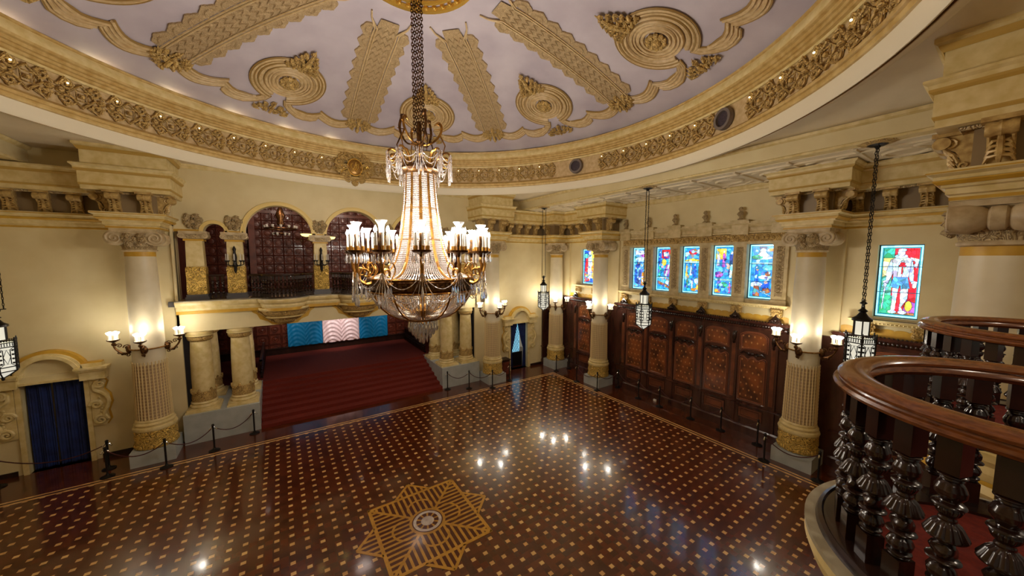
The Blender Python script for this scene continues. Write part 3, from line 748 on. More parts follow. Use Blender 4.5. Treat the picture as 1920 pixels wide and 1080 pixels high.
pl = ['outermost carved gold based pilaster at the far side door end of the gallery arches', 'carved gold based pilaster between the small arch and the first large arch',
      'carved gold based pilaster between the two large arches, by the yellow lamps', 'carved gold based pilaster behind the candles of the big chandelier',
      'carved gold based pilaster between the third large arch and the small arch by the corner', 'outermost carved gold based pilaster beside the tall column near the corner door']
for i, x in enumerate(PX): pilaster(i, x, pl[i])
om = MB(); om.at(TR(rx=PI / 2)); leafy(om, .5, .5, .12, 77, 4)
for k in range(9):
    a = k * 2 * PI / 9; om.sph((.2 * math.cos(a), .2 * math.sin(a), .03), .075, 6, 4)
o0 = None
ol = ['carved rosette ornament above the outermost pilaster left of the small arch', 'carved rosette ornament between the small arch and the first large arch', 'carved rosette ornament between the first two large arches',
      'carved rosette ornament between arches behind the chandelier', 'carved rosette ornament between the third large arch and the small arch', 'carved rosette ornament over the last pilaster by the tall column']
for i, x in enumerate(PX):
    if o0 is None: o0 = o = om.build('rosette_ornament', CARVES, None, True)
    else: o = inst(o0)
    o.location = (x, YF - .02, 8.36); tag(o, ol[i], 'ornament', 'rosettes over the arcade pilasters')


# wall candelabra on the pilasters
def candelabrum(x, label):
    t = thing('pilaster_candelabrum', label, 'candelabra', (x, YF - .3, 6.75), group='dark candelabra on the arcade pilasters')
    m = MB().lathe([(.01, -.35), (.05, -.25), (.03, -.15), (.08, -.05), (.05, .1), (.07, .25), (.04, .5), (.06, .6), (.01, .72)], 10); m.box(-.05, .05, 0, .15, -.2, .4)
    m.build('stem', IRON, t, True)
    for k in range(5):
        a = PI + k * PI / 4; c, s_ = math.cos(a), math.sin(a); r = .27
        MB().tube([(0, 0, 0), (c * r * .5, s_ * r * .5, -.06), (c * r, s_ * r, .0), (c * r, s_ * r, .14)], .018, 5).lathe([(.02, .1), (.06, .14), (.06, .16)], 8, (c * r, s_ * r)).build('arm', IRON, t, True)
        MB().lathe([(.018, .16), (.018, .38), (.006, .42)], 7, (c * r, s_ * r)).build('candle', CANDLE, t, True)


candelabrum(PX[1], 'dark iron candelabrum on the pilaster beside the small arch'); candelabrum(PX[2], 'dark iron candelabrum on the pilaster between the two large arches')
candelabrum(PX[3], 'dark iron candelabrum on the pilaster behind the chandelier')


# balusters and rails
def bal_profile(h, r):
    b = .17 * h; z1 = h - b
    n_ = [(.35, 0), (.75, .02), (.75, .04), (.5, .06), (.95, .1), (1.05, .14), (.9, .18), (.5, .2), (.7, .22), (.45, .25), (.6, .29), (1.2, .37), (1.25, .40), (.75, .44), (.45, .47), (.7, .5), (.6, .53), (.85, .58), (.9, .62), (.5, .66),
          (1.0, .68), (.55, .7), (.8, .76), (1.05, .83), (1.0, .88), (.6, .91), (.85, .94), (.85, .97), (.4, 1)]
    return [(q * r, b + t * (z1 - b)) for q, t in n_]


def make_baluster(h, r, n, mod, name='baluster', fine=False):
    P = bal_profile(h, r)
    if fine:   # the richer turning of the near rails: neck, gadrooned bowl, twisted vase, rings
        b = .19 * h; Q = [(.4, 0), (.9, .01), (.95, .025), (.7, .04), (.8, .052), (.6, .07), (.8, .09), (1.02, .14), (1.0, .18), (.75, .22), (.55, .245), (1.05, .265), (1.1, .28), (.8, .295), (.88, .31), (.75, .345), (.5, .375), (.62, .4), (.55, .415), (.95, .45), (1.22, .5), (1.38, .53), (1.42, .545), (1.3, .56), (.85, .575), (.5, .6), (.72, .625), (.88, .67), (.78, .715), (.6, .73), (1.1, .745), (1.16, .758), (.8, .772), (.5, .79), (.8, .82), (1.0, .86), (.92, .9), (.6, .93), (.9, .945), (.95, .96), (.7, .975), (.85, .99), (.5, 1)]
        z = np.array([q[1] for q in Q]); rr = np.array([q[0] for q in Q]); zz = np.linspace(0, 1, 130); P = [(float(np.interp(1 - t, z, rr)) * r, b + t * (h - 2 * b)) for t in zz]
    m = MB().lathe(P, n, mod=mod); q = r * .8; b = (.19 if fine else .17) * h
    m.box(-q, q, -q, q, 0, b).box(-q, q, -q, q, h - b, h); return m


def rail_sweep(path, prof):
    return MB().mould(path, prof)


FB = make_baluster(.86, .058, 8, None)
fbal = None


def far_balustrade(kind, x0, x1, label):
    global fbal
    t = thing('balustrade', label, 'balustrade', (0, 0, 0), group='dark balustrades under the gallery arches')
    yb = YF - .0
    if kind == 'bow':
        cx = (x0 + x1) / 2; path = [(x0, YL + .05)] + [(cx + .68 * math.cos(a), YL - .2 + .68 * math.sin(a)) for a in np.linspace(PI, 2 * PI, 19)] + [(x1, YL + .05)]
    else: path = [(x0, yb), (x1, yb)]
    pr = [(-.07, 6.28), (.07, 6.28), (.1, 6.31), (.08, 6.37), (-.08, 6.37), (-.1, 6.31), (-.07, 6.28)]
    MB().mould(path, pr).build('hand_rail', BALW, t); MB().mould(path, [(-.08, 5.4), (-.08, 5.45), (.08, 5.45), (.08, 5.4)]).build('base_rail', BALW, t)
    L = [0]
    for a, b in zip(path, path[1:]): L.append(L[-1] + math.dist(a, b))
    nb = max(3, int(L[-1] / .135))
    for i in range(nb):
        s_ = L[-1] * (i + .5) / nb; j = max(k for k in range(len(L)) if L[k] <= s_); f = (s_ - L[j]) / (L[j + 1] - L[j]); p = [path[j][q] * (1 - f) + path[j + 1][q] * f for q in (0, 1)]
        if fbal is None: fbal = o = FB.build('baluster', BALW, t, True)
        else: o = inst(fbal, t)
        o.location = (p[0], p[1], 5.43)


far_balustrade('flat', -2.3, -1.83, 'short dark balustrade in the small arch beside the first large arch')
lab = ['dark bowed balustrade of the first large gallery arch, over the carved corbel', 'dark bowed balustrade of the middle gallery arch, partly behind the chandelier', 'dark bowed balustrade hidden mostly behind the chandelier, third large arch']
for c, l_ in zip(BX, lab): far_balustrade('bow', c - 1.07, c + 1.07, l_)
far_balustrade('flat', 7.75, 8.22, 'short dark balustrade in the small arch near the corner door')

# small unlit chandelier inside the gallery
t = thing('gallery_chandelier', 'small chandelier with a ring of white glass cups inside the first large gallery arch', 'chandelier', (.1, 19.4, 8.35))
MB().tube([(0, 0, 0), (0, 0, 1.5)], .02, 5).lathe([(.02, .1), (.16, .2), (.12, .4), (.2, .6), (.1, .9), (.02, 1.0)], 12).build('stem', BRASSD, t, True)
MB().tube([(.62 * math.cos(a), .62 * math.sin(a), 0) for a in np.linspace(0, 2 * PI, 24, endpoint=False)], .03, 5, True).tube([(.3 * math.cos(a), .3 * math.sin(a), -.22) for a in np.linspace(0, 2 * PI, 16, endpoint=False)], .02, 5, True).tube([(-.6, 0, 0), (0, 0, .2), (.6, 0, 0)], .015, 4).tube([(0, -.6, 0), (0, 0, .2), (0, .6, 0)], .015, 4).tube([(0, 0, .2), (0, 0, -.25)], .02, 4).tube([(-.3, 0, -.22), (.3, 0, -.22)], .012, 4).build('ring', BRASSD, t, True)
cup = None
for k in range(18):
    a = k * 2 * PI / 12 if k < 12 else k * PI / 3; r, z = (.62, .03) if k < 12 else (.3, -.3)
    if cup is None: cup = o = MB().lathe([(.02, 0), (.05, .04), (.06, .12)], 8).build('glass_cup', CANDLE, t, True)
    else: o = inst(cup, t)
    o.location = (r * math.cos(a), r * math.sin(a), z)
for x, z, l_ in ((1.02, 7.95, 'yellow glass lamp glowing beside the pilaster, in the first large arch'), (1.98, 7.85, 'yellow lamp on the other side of the same pilaster, in the middle arch')):
    t = thing('gallery_lamp', l_, 'lamp', (x, YF + .5, z))
    MB().lathe([(.02, 0), (.17, .04), (.22, .12), (.2, .13)], 12).build('shade', YLAMP, t, True); MB().tube([(0, 0, 0), (0, 0, -.14), (.25 if x < 1.5 else -.25, -.2, -.14)], .014, 5).build('bracket', BRASSD, t, True)

# ------------------------------------------------------------------ stage
st = MB().box(-.96, 6.94, 20.2, 25.09, 0, 1.15).box(SX0, -.96, 20.2, 25.09, 0, 1.13).box(6.94, SX1, 20.2, 25.09, 0, 1.13)
for i in range(8): st.box(-.955, 6.935, 17.03 + .4 * i, 20.25, .144 * i, .144 * (i + 1) - .001)
tag(st.build('carpeted_stage', RED), 'red carpeted stage platform with eight full width steps down to the ballroom floor', 'stage')
nose = MB()
for i in range(7): nose.tube([(-.95, 17.03 + .4 * i, .144 * (i + 1) - .012), (6.93, 17.03 + .4 * i, .144 * (i + 1) - .012)], .016, 5)
for nm, a, b, l_ in (('stage_plinth', SX0, -.96, 'grey painted block beside the red steps, nearer the blue curtained door, carrying cream columns'), ('stage_plinth', 6.94, SX1, 'grey painted block beside the red steps under the chandelier side columns')):
    tag(MB().box(a, b, 17.05, 20.2, 0, 1.12).build(nm, GREY), l_, 'plinth')
sb = MB().box(SX0, SX1, 25.1, 25.3, 1.1, 4.7)
for i in range(20):
    for j in range(6):
        x = SX0 + .31 + i * .625; z = 1.5 + j * .6
        sb.tube([(x - .28, 25.08, z - .27), (x + .28, 25.08, z - .27), (x + .28, 25.08, z + .27), (x - .28, 25.08, z + .27)], .03, 4, True); sb.sph((x, 25.1, z), .1, 7, 4, (1, .5, 1)); sb.tube([(x + .16 * math.cos(t), 25.09, z + .16 * math.sin(t)) for t in np.linspace(0, 2 * PI, 12, endpoint=False)], .02, 4, True)
sbo = struct(sb.build('wall_stage', WOODR), 'coffered red brown wood wall at the back of the stage')
struct(MB().box(SX0 - .2, SX0, YF, 25.3, 0, 5.0).box(SX1, SX1 + .2, YF, 25.3, 0, 5).box(SX0, SX1, YF + .5, 25.3, 4.6, 4.8).build('side_walls', mat('dark_stage_cloth', hexc(30, 26, 34), .9), sbo))
struct(MB().box(SX0, SX1, 24.95, 25.1, 1.15, 1.5).box(SX0, SX1, 24.9, 25.1, 1.5, 1.56).build('wood_rail', WOOD, sbo))


def drape(name, x0, x1, y, z0, z1, m, label, kind, amp=.05):
    nx, nz = 60, 50; vs = []
    for j in range(nz + 1):
        for i in range(nx + 1):
            u = i / nx; v = j / nz; x = x0 + (x1 - x0) * u; z = z0 + (z1 - z0) * v
            if kind == 'festoon':
                q = (u * 2) % 1; sag = 4 * (q - .5) ** 2; ph = (v * 11 - (1 - sag) * 1.6); d = amp * (.7 + .5 * math.sin(2 * PI * ph)) + .015 * math.sin(u * 40 + v * 7)
            else:
                d = amp * math.sin(u * (x1 - x0) * 26 + .6 * math.sin(v * 5 + u * 3)) + amp * .4 * math.sin(u * 61 + v)
            vs.append((x, y - d, z))
    fs = [(j * (nx + 1) + i, j * (nx + 1) + i + 1, (j + 1) * (nx + 1) + i + 1, (j + 1) * (nx + 1) + i) for j in range(nz) for i in range(nx)]
    o = MB().add(vs, fs).build(name, m, None, True); tag(o, label, 'curtain'); md = o.modifiers.new('s', 'SOLIDIFY'); md.thickness = .01; return o


drape('satin_drape', .17, 2.05, 24.86, 1.56, 4.5, CYAN, 'turquoise satin drape on the stage back wall, nearer the navy curtained door', 'festoon', .028)
drape('satin_drape', 2.05, 4.22, 24.86, 1.56, 4.5, PINKW, 'pinkish white festooned satin drape in the middle of the stage back wall', 'festoon', .07)
drape('satin_drape', 4.22, 6.08, 24.86, 1.56, 4.5, CYAN, 'turquoise satin drape at the back of the stage, nearer the chandelier', 'festoon', .028)
g = MB(); R = random.Random(2)
for k in range(60):
    x = 2.5 + 1.3 * R.random(); z = 3.62 + .35 * abs(x - 3.15) + R.uniform(-.1, .1); a = R.uniform(0, 6.3)
    g.add([(x, 24.74, z), (x + .12 * math.cos(a), 24.7, z + .12 * math.sin(a)), (x + .2 * math.cos(a + .3), 24.74, z + .2 * math.sin(a + .3)), (x + .12 * math.cos(a + .6), 24.72, z + .12 * math.sin(a + .6))], [(0, 1, 2, 3)])
tag(g.tube([(2.5, 24.74, 3.9), (3.15, 24.74, 3.6), (3.8, 24.74, 3.9)], .03, 5).build('leaf_garland', LEAFG), 'dark leafy garland hanging over the white drape on stage', 'garland')
SBAL = make_baluster(.75, .05, 8, None)
sb0 = None
for x, l_ in ((-1.02, 'dark wooden railing at the edge of the stage behind the cream column pair'), (7.25, 'dark wooden railing at the chandelier side of the red stage')):
    t = thing('stage_railing', l_, 'railing')
    MB().mould([(x, 20.5), (x, 24.8)], [(-.05, 1.98), (.05, 1.98), (.07, 2.02), (.05, 2.06), (-.05, 2.06), (-.07, 2.02), (-.05, 1.98)]).build('hand_rail', BALW, t); MB().box(x - .06, x + .06, 20.5, 24.8, 1.12, 1.2).build('base_rail', BALW, t)
    for i in range(18):
        if sb0 is None: sb0 = o = SBAL.build('baluster', BALW, t, True)
        else: o = inst(sb0, t)
        o.location = (x, 20.65 + .236 * i, 1.22)


# stage columns
def stage_column(label, loc):
    t = thing('stage_column', label, 'column', loc, group='cream columns beside the stage')
    MB().box(-.51, .51, -.51, .51, 0, .07).box(-.47, .47, -.47, .47, .07, .13).lathe([(.43, .13), (.45, .18), (.42, .24), (.38, .25), (.41, .3), (.38, .35), (.36, .36)], 32).build('base', CREAM2, t, True)
    MB().lathe([(.365, .36), (.37, .5), (.355, .62), (.37, .72), (.345, .74)], 48, mod=lambda a, z: 1 + .03 * abs(math.sin(6 * a)) * (1 if z < .7 else 0)).build('leaf_collar', CARVE, t, True)
    m = MB()
    for k in range(6):
        a = k * PI / 3 + .26; m.sph((.355 * math.cos(a), .355 * math.sin(a), .76), .09, 7, 5, (.6, .6, 1.2)); m.tube([(.37 * math.cos(a - .3), .37 * math.sin(a - .3), .66), (.38 * math.cos(a), .38 * math.sin(a), .84), (.37 * math.cos(a + .3), .37 * math.sin(a + .3), .66)], .025, 5)
    m.build('leaf_crest', CARVE, t, True)
    MB().lathe([(.34, .72), (.345, 1.3), (.335, 2.0), (.305, 2.65), (.3, 2.72)], 32).build('shaft', CREAM2, t, True)
    MB().lathe([(.31, 2.70), (.36, 2.74), (.39, 2.82), (.38, 2.88)], 32, mod=lambda a, z: 1 + .02 * math.cos(24 * a)).build('capital_carving', CARVE, t, True)
    MB().lathe([(.38, 2.88), (.42, 2.91), (.42, 2.95), (.39, 2.97)], 32).lathe([(.39, 2.97), (.41, 2.98), (.41, 3.09)], 32).build('capital', CREAM2, t, True); return t


sc0 = None
CL = {(-2.72, 17.68): 'front cream column beside the red steps, nearest the wall sconces of the blue curtained door', (-1.50, 17.68): 'front cream column right beside the red steps, on the blue curtained door side',
      (-2.72, 19.35): 'back row cream column behind the one nearest the door wall', (-1.50, 19.35): 'back row cream column seen just behind the one by the red steps',
      (7.47, 17.68): 'front cream column on the grey block at the chandelier side of the steps', (8.64, 17.68): 'front cream column beside the tall column near the corner door',
      (7.47, 19.35): 'back row cream column seen below the chandelier bowl', (8.64, 19.35): 'back row cream column in the dark behind the chandelier side pair'}
for (x, y), l_ in CL.items():
    if sc0 is None: sc0 = stage_column(l_, (x, y, 1.12))
    else: dup(sc0, (x, y, 1.12), 0, l_)

# ------------------------------------------------------------------ entablature round the hall
DW = .02


def segA(dw, dc, hw): return [(XL, YF - dw), (-3.9 - hw, YF - dw), (-3.9 - hw, YF - dc), (-3.9 + hw, YF - dc), (-3.9 + hw, YF)]
def segB(dw, dc, hw, cc): return [(9.83 - hw, YF), (9.83 - hw, YF - dc), (9.83 + hw, YF - dc), (9.83 + hw, YF - dw), (XR - cc, YF - dw), (XR - cc, YF - cc), (XR - dw, YF - cc), (XR - dw, 12.98 + hw), (XR - dc, 12.98 + hw), (XR - dc, 12.98 - hw), (XR, 12.98 - hw)]
def segC(dw, dc, hw, cc): return [(XR, 3.99 + hw), (XR - dc, 3.99 + hw), (XR - dc, 3.99 - hw), (XR - dw, 3.99 - hw), (XR - dw, YN + cc), (XR - cc, YN + cc), (XR - cc, YN + dw), (9.83 + hw, YN + dw), (9.83 + hw, YN + dc), (9.83 - hw, YN + dc), (9.83 - hw, YN)]


def loopcap(mb, c, hw, dc, z0, z1, ax):
    """solid block over a column"""
    x, y = c; hw -= .012; dc -= .012; z0 += .006; z1 -= .006
    if ax == 'far': mb.box(x - hw, x + hw, YF - dc, YF, z0, z1)
    elif ax == 'near': mb.box(x - hw, x + hw, YN, YN + dc, z0, z1)
    else: mb.box(XR - dc, XR, y - hw, y + hw, z0, z1)


ent = sroot('trim_5', 'entablature of cream mouldings, scroll brackets and deep cornice over the tall columns')
segs = lambda dw, dc, hw, cc: [segA(dw, dc, hw), segB(dw, dc, hw, cc), segC(dw, dc, hw, cc)]
blocks = (((-3.9, 16.67), 'far'), ((9.83, 16.67), 'far'), ((14.5, 12.98), 'right'), ((14.5, 3.99), 'right'), ((9.83, .31), 'near'))
m = MB()
for p in segs(.12, 1.42, .6, 1.2): m.mould(p, [(-.15, 7.94), (0, 7.94), (0, 8.03), (.05, 8.05), (.05, 8.14), (.1, 8.16), (.1, 8.2), (.18, 8.28), (.18, 8.33), (.25, 8.37), (.25, 8.43), (-.15, 8.43)])
for c, ax in blocks: loopcap(m, c, .6, 1.42, 7.94, 8.42, ax)
m.box(XR - 1.19, XR, YF - 1.19, YF, 7.945, 8.42).box(XR - 1.19, XR, YN, YN + 1.19, 7.945, 8.42)
struct(m.build('architrave', CREAM2, ent))
m = MB()
for p in segs(.125, 1.425, .605, 1.205): m.mould(p, [(0, 7.95), (.006, 7.95), (.006, 8.0), (0, 8.0)]); m.mould(p, [(.1, 8.2), (.13, 8.2), (.18, 8.25), (.18, 8.27)]); m.mould(p, [(.253, 8.38), (.256, 8.38), (.256, 8.4), (.253, 8.4)])
struct(m.build('ochre_lines', OCHRE, ent))
m = MB()
for p in segs(.03, 1.25, .55, 1.05): m.mould(p, [(0, 8.42), (0, 9.1)])
for c, ax in blocks: loopcap(m, c, .55, 1.25, 8.42, 9.1, ax)
m.box(XR - 1.04, XR, YF - 1.04, YF, 8.42, 9.1).box(XR - 1.04, XR, YN, YN + 1.04, 8.42, 9.1)
struct(m.build('bracket_frieze_ground', UMBER, ent))
m = MB()
for p in segs(.62, 1.62, .98, 1.5): m.mould(p, [(-.62, 9.08), (0, 9.08), (0, 9.22), (.03, 9.24), (.03, 9.62), (.08, 9.66), (.1, 9.74), (.15, 9.78), (.15, 9.82), (-.62, 9.84)])
for c, ax in blocks: loopcap(m, c, .98, 1.62, 9.08, 9.82, ax)
m.box(XR - 1.49, XR, YF - 1.49, YF, 9.085, 9.81).box(XR - 1.49, XR, YN, YN + 1.49, 9.085, 9.81)
struct(m.build('cornice', CREAM2, ent))
m = MB()
for p in segs(.62, 1.62, .98, 1.5): m.mould(p, [(.005, 9.2), (.012, 9.2), (.035, 9.24), (.035, 9.26)]); m.mould(p, [(.035, 9.6), (.04, 9.6), (.085, 9.64), (.09, 9.68)])
struct(m.build('cornice_ochre_lines', OLIVE, ent))
m = MB()
for c, ax in blocks:
    if ax != 'right': loopcap(m, c, .96, 1.60, 9.82, 10.45, ax)
for p in (segA(-.0, 1.6, .96)[1:], segB(0, 1.6, .96, 1)[:4], segC(0, 1.6, .96, 1)[-4:]):
    m.mould(p, [(0, 10.28), (.03, 10.28), (.05, 10.34), (.1, 10.38), (.1, 10.45)])
struct(m.build('pier_block', CREAM2, ent))
m = MB()
for p in (segA(-.0, 1.6, .96)[1:], segB(0, 1.6, .96, 1)[:4], segC(0, 1.6, .96, 1)[-4:]): m.mould(p, [(0.004, 10.24), (.008, 10.24), (.034, 10.28), (.06, 10.34)])
struct(m.build('pier_ochre_lines', OLIVE, ent))
# ceiling line over the arcade and the window bay
m = MB(); m.mould([(-2.9, YF), (8.85, YF)], [(0, 10.3), (.04, 10.3), (.06, 10.36), (.1, 10.4), (.1, 10.45)]); m.mould([(XR, 11.95), (XR, 5.0)], [(0, 9.62), (.05, 9.64), (.06, 9.7), (.12, 9.76), (.12, 9.85)])
struct(m.build('ceiling_moulding', CREAM2, ent))
m = MB()
for p in segs(.62, 1.62, .98, 1.5): m.mould(p, [(-.6, 9.07), (-.3, 9.05), (-.25, 9.02), (-.22, 9.07)])
struct(m.build('bed_moulding', CARVES, ent))

# scroll bracket: local y points out of the wall, z up
m = MB(); prof = [(0, 0), (.1, .0), (.14, .1), (.13, .24), (.18, .34), (.3, .42), (.34, .5), (.32, .6), (0, .6)]
m.prism(prof, -.1, .1, 'x')
m.at(TR(0, .33, .5, ry=PI / 2)); m.lathe([(.0, -.15), (.1, -.15), (.115, -.1), (.1, -.04), (.115, 0), (.1, .04), (.115, .1), (.1, .15), (0, .15)], 14); m.at(None)
for s_ in (1, -1):
    m.tube([(s_ * .11, .24 + q[0], .47 + q[1]) for q in spiral(.1, 1.5, 14, a0=0)], .022, 5); m.tube([(s_ * .11, .08 + q[0], .1 + q[1]) for q in spiral(.075, 1.5, 12, a0=PI)], .02, 5); m.tube([(s_ * .11, .32, .42), (s_ * .11, .2, .3), (s_ * .11, .14, .15)], .022, 5)
m.tube([(0, .3, .4), (0, .24, .3), (0, .22, .16), (0, .2, .02)], [.03, .04, .05, .02], 6)
for s_ in (1, -1):
    for q in range(4): m.tube([(0, .24, .34 - .07 * q), (s_ * (.07 + .012 * q), .25 - .015 * q, .34 - .075 * q), (s_ * (.12 + .008 * q), .2 - .015 * q, .27 - .08 * q)], [.02, .032, .012], 5)
m.box(-.19, .19, 0, .44, .6, .67)
BRK = mat('bracket_gilt', hexc(206, 176, 112), .42, .1, c2=hexc(160, 126, 70), scale=9)
brk0 = struct(m.build('scroll_bracket', BRK, ent, True)); brk_used = [False]


def bracket(x, y, rz, s=1):
    o = brk0 if not brk_used[0] else inst(brk0, ent)
    brk_used[0] = True; o.location = (x, y, 8.43); o.rotation_euler = (0, 0, rz)


for x in np.arange(-9.0, -4.8, .68): bracket(float(x) + .18, YF, PI)
for x in (10.85, 11.5, 12.15, 12.8, 13.45): bracket(x, YF, PI)
for y in (15.9, 15.2, 14.4, 13.95): bracket(XR, y, PI / 2)
for y in (3.1, 2.4, 1.7, 1.0): bracket(XR, y, PI / 2)
for x in (10.9, 11.6, 12.3, 13.0, 13.6): bracket(x, YN, 0)
for (x, y), ax in blocks:
    if ax == 'far': L_ = ((x - .35, y - .32, PI), (x + .35, y - .32, PI), (x - .55, y - .05, PI / 2), (x + .55, y - .05, -PI / 2))
    elif ax == 'near': L_ = ((x - .3, y + .32, 0), (x + .3, y + .32, 0), (x - .55, y + .05, PI / 2), (x + .55, y + .05, -PI / 2))
    else: L_ = ((XR - 1.25, y - .35, PI / 2), (XR - 1.25, y + .35, PI / 2), (XR - .95, y - .55, PI), (XR - .95, y + .55, 0))
    for a, b, r in L_: bracket(a, b, r)
bracket(XR - 1.05, YF - .55, PI / 2); bracket(XR - .55, YF - 1.05, PI)


# ------------------------------------------------------------------ the tall columns
def column(label, loc, rz):
    t = thing('ionic_column', label, 'column', loc, rz, 'tall Ionic columns round the hall')
    MB().box(-.56, .56, -.56, .56, 0, .5).build('plinth', GREY, t)
    m = MB().lathe([(.5, .5), (.55, .52), (.57, .58), (.545, .66), (.53, .7), (.55, .85), (.53, 1.0), (.545, 1.08), (.52, 1.12)], 72, mod=lambda a, z: 1 + (.03 * math.cos(26 * a) if z < .68 else .028 * math.cos(8 * a) * math.sin((z - .7) * 8) + .012 * math.cos(19 * a + z * 30)))
    m.build('carved_drum', CARVEB, t, True)
    MB().lathe([(.5, 1.1), (.55, 1.13), (.57, 1.19), (.55, 1.25), (.5, 1.27), (.52, 1.31), (.53, 1.35), (.5, 1.39), (.475, 1.41), (.485, 1.45), (.46, 1.5)], 48).build('base_rings', CREAM2, t, True)
    rr = lambda z: .455 - .03 * ((z - 1.5) / 1.9)
    MB().lathe([(rr(1.48) - .02, 1.48), (rr(3.42) - .02, 3.42)], 48).build('lattice_ground', LATD, t, True)
    m = MB(); zz = np.linspace(1.5, 3.44, 37)
    for k in range(30):
        a = k * PI / 15; m.tube([((rr(z) - .006) * math.cos(a), (rr(z) - .006) * math.sin(a), z) for z in zz], [.025 if q % 2 else .017 for q in range(len(zz))], 5)
        m.sph((.43 * math.cos(a), .43 * math.sin(a), 3.47), .03, 6, 4, (.6, .6, 1.2))
    for z in zz[1::2]: m.tube([((rr(z) - .014) * math.cos(a), (rr(z) - .014) * math.sin(a), z) for a in np.linspace(0, 2 * PI, 40, endpoint=False)], .009, 4, True)
    m.build('beaded_lattice', LATR, t, True)
    MB().lathe([(.415, 3.4), (.415, 4.1), (.41, 4.8), (.395, 6.0), (.375, 7.0), (.37, 7.08)], 48).build('shaft', SHAFT, t, True)
    MB().lathe([(.373, 7.05), (.371, 7.2)], 48, cap=False).build('ochre_band', OCHRE, t, True)
    m = MB().lathe([(.37, 7.2), (.42, 7.22), (.43, 7.26), (.4, 7.29)], 40).box(-.46, .46, -.44, .44, 7.72, 7.84).box(-.54, .54, -.5, .5, 7.84, 7.94)
    m.build('capital', STONE, t, True)
    m = MB()
    for s_ in (1, -1):
        m.at(TR(s_ * .46, 0, 7.64, rx=PI / 2)); m.lathe([(.0, -.46), (.235, -.46), (.24, -.3), (.2, -.16), (.15, -.1), (.19, -.07), (.2, 0), (.19, .07), (.15, .1), (.2, .16), (.24, .3), (.235, .46), (0, .46)], 28); m.at(None)
    m.build('bolster', STONE, t, True)
    m = MB()
    for s_ in (1, -1):
        for f in (1, -1): m.tube([(s_ * .46 + s_ * q[0], f * .475, 7.64 + q[1]) for q in spiral(.205, 1.9, 30, a0=PI * .6, sgn=-1)], [.034 * (1 - .55 * i / 30) for i in range(31)], 6)
    for f in (1, -1): m.tube([(-.5, f * .475, 7.85), (-.2, f * .475, 7.8), (.2, f * .475, 7.8), (.5, f * .475, 7.85)], .035, 6)
    m.build('volute', STONE, t, True)
    m = MB().lathe([(.38, 7.29), (.42, 7.45), (.46, 7.6), (.43, 7.72)], 40, mod=lambda a, z: 1 + .05 * abs(math.cos(10 * a)))
    for f in (0, PI):
        m.at(TR(0, 0, 7.58, rz=f) @ TR(0, -.42, 0, rx=PI / 2)); leafy(m, .5, .42, .14, 8, 3, False); m.at(None)
    m.build('echinus_carving', CARVES, t, True)
    return t


LATD = mat('lattice_ground_paint', hexc(178, 150, 116), .5)
LATR = mat('lattice_bead_paint', hexc(222, 198, 146), .45)
SHAFT = mat('shaft_paint', hexc(220, 208, 178), .45, c2=hexc(208, 194, 160), scale=1.5)
C0 = column('tall Ionic column at the stage end, between the blue curtained door and the grey stage block', (-3.9, 16.67, 0), 0)
C1 = dup(C0, (9.83, 16.67, 0), 0, 'tall Ionic column between the stage and the small arched doorway near the corner')
C2 = dup(C0, (14.62, 16.72, 0), 0, 'tall Ionic column standing in the corner where the cream wall meets the dark panelling')
for o_ in C2.children:
    if o_.name.split('.')[0] in ('capital', 'bolster', 'volute', 'echinus_carving'): o_.rotation_euler = (0, 0, -PI / 4)
C3 = dup(C0, (14.52, 12.98, 0), -PI / 2, 'tall Ionic column against the dark panelling, between the single corner window and the five window row')
C4 = dup(C0, (14.52, 3.99, 0), -PI / 2, 'tall Ionic column between the five window row and the window with the standing knight')
C5 = dup(C0, (9.83, .31, 0), PI, 'huge looking Ionic column close behind the balcony rails, its capital cut by the picture edge')
C6 = dup(C0, (14.75, .15, 0), PI, 'Ionic column in the near corner, glimpsed only through the balusters')
# flat pilaster strips behind the right wall columns and in the corner
m = MB().box(XR - .12, XR, 12.3, 13.66, 4.5, 7.94).box(XR - .12, XR, 3.31, 4.67, 4.5, 7.94).box(XR - .16, XR, 16.1, YF, 4.5, 7.94).box(14.1, XR, YF - .12, YF, 4.5, 7.94).box(-4.6, -3.2, YF - .12, YF, .0, 7.94).box(9.14, 10.53, YF - .12, YF, 0, 7.94)
struct(m.build('trim_6', CREAM), 'flat cream strips on the wall behind the tall columns')


SLEEVE = mat('sconce_sleeve', hexc(236, 224, 190), .4, emis=(1, .9, .7, 1), es=.12)


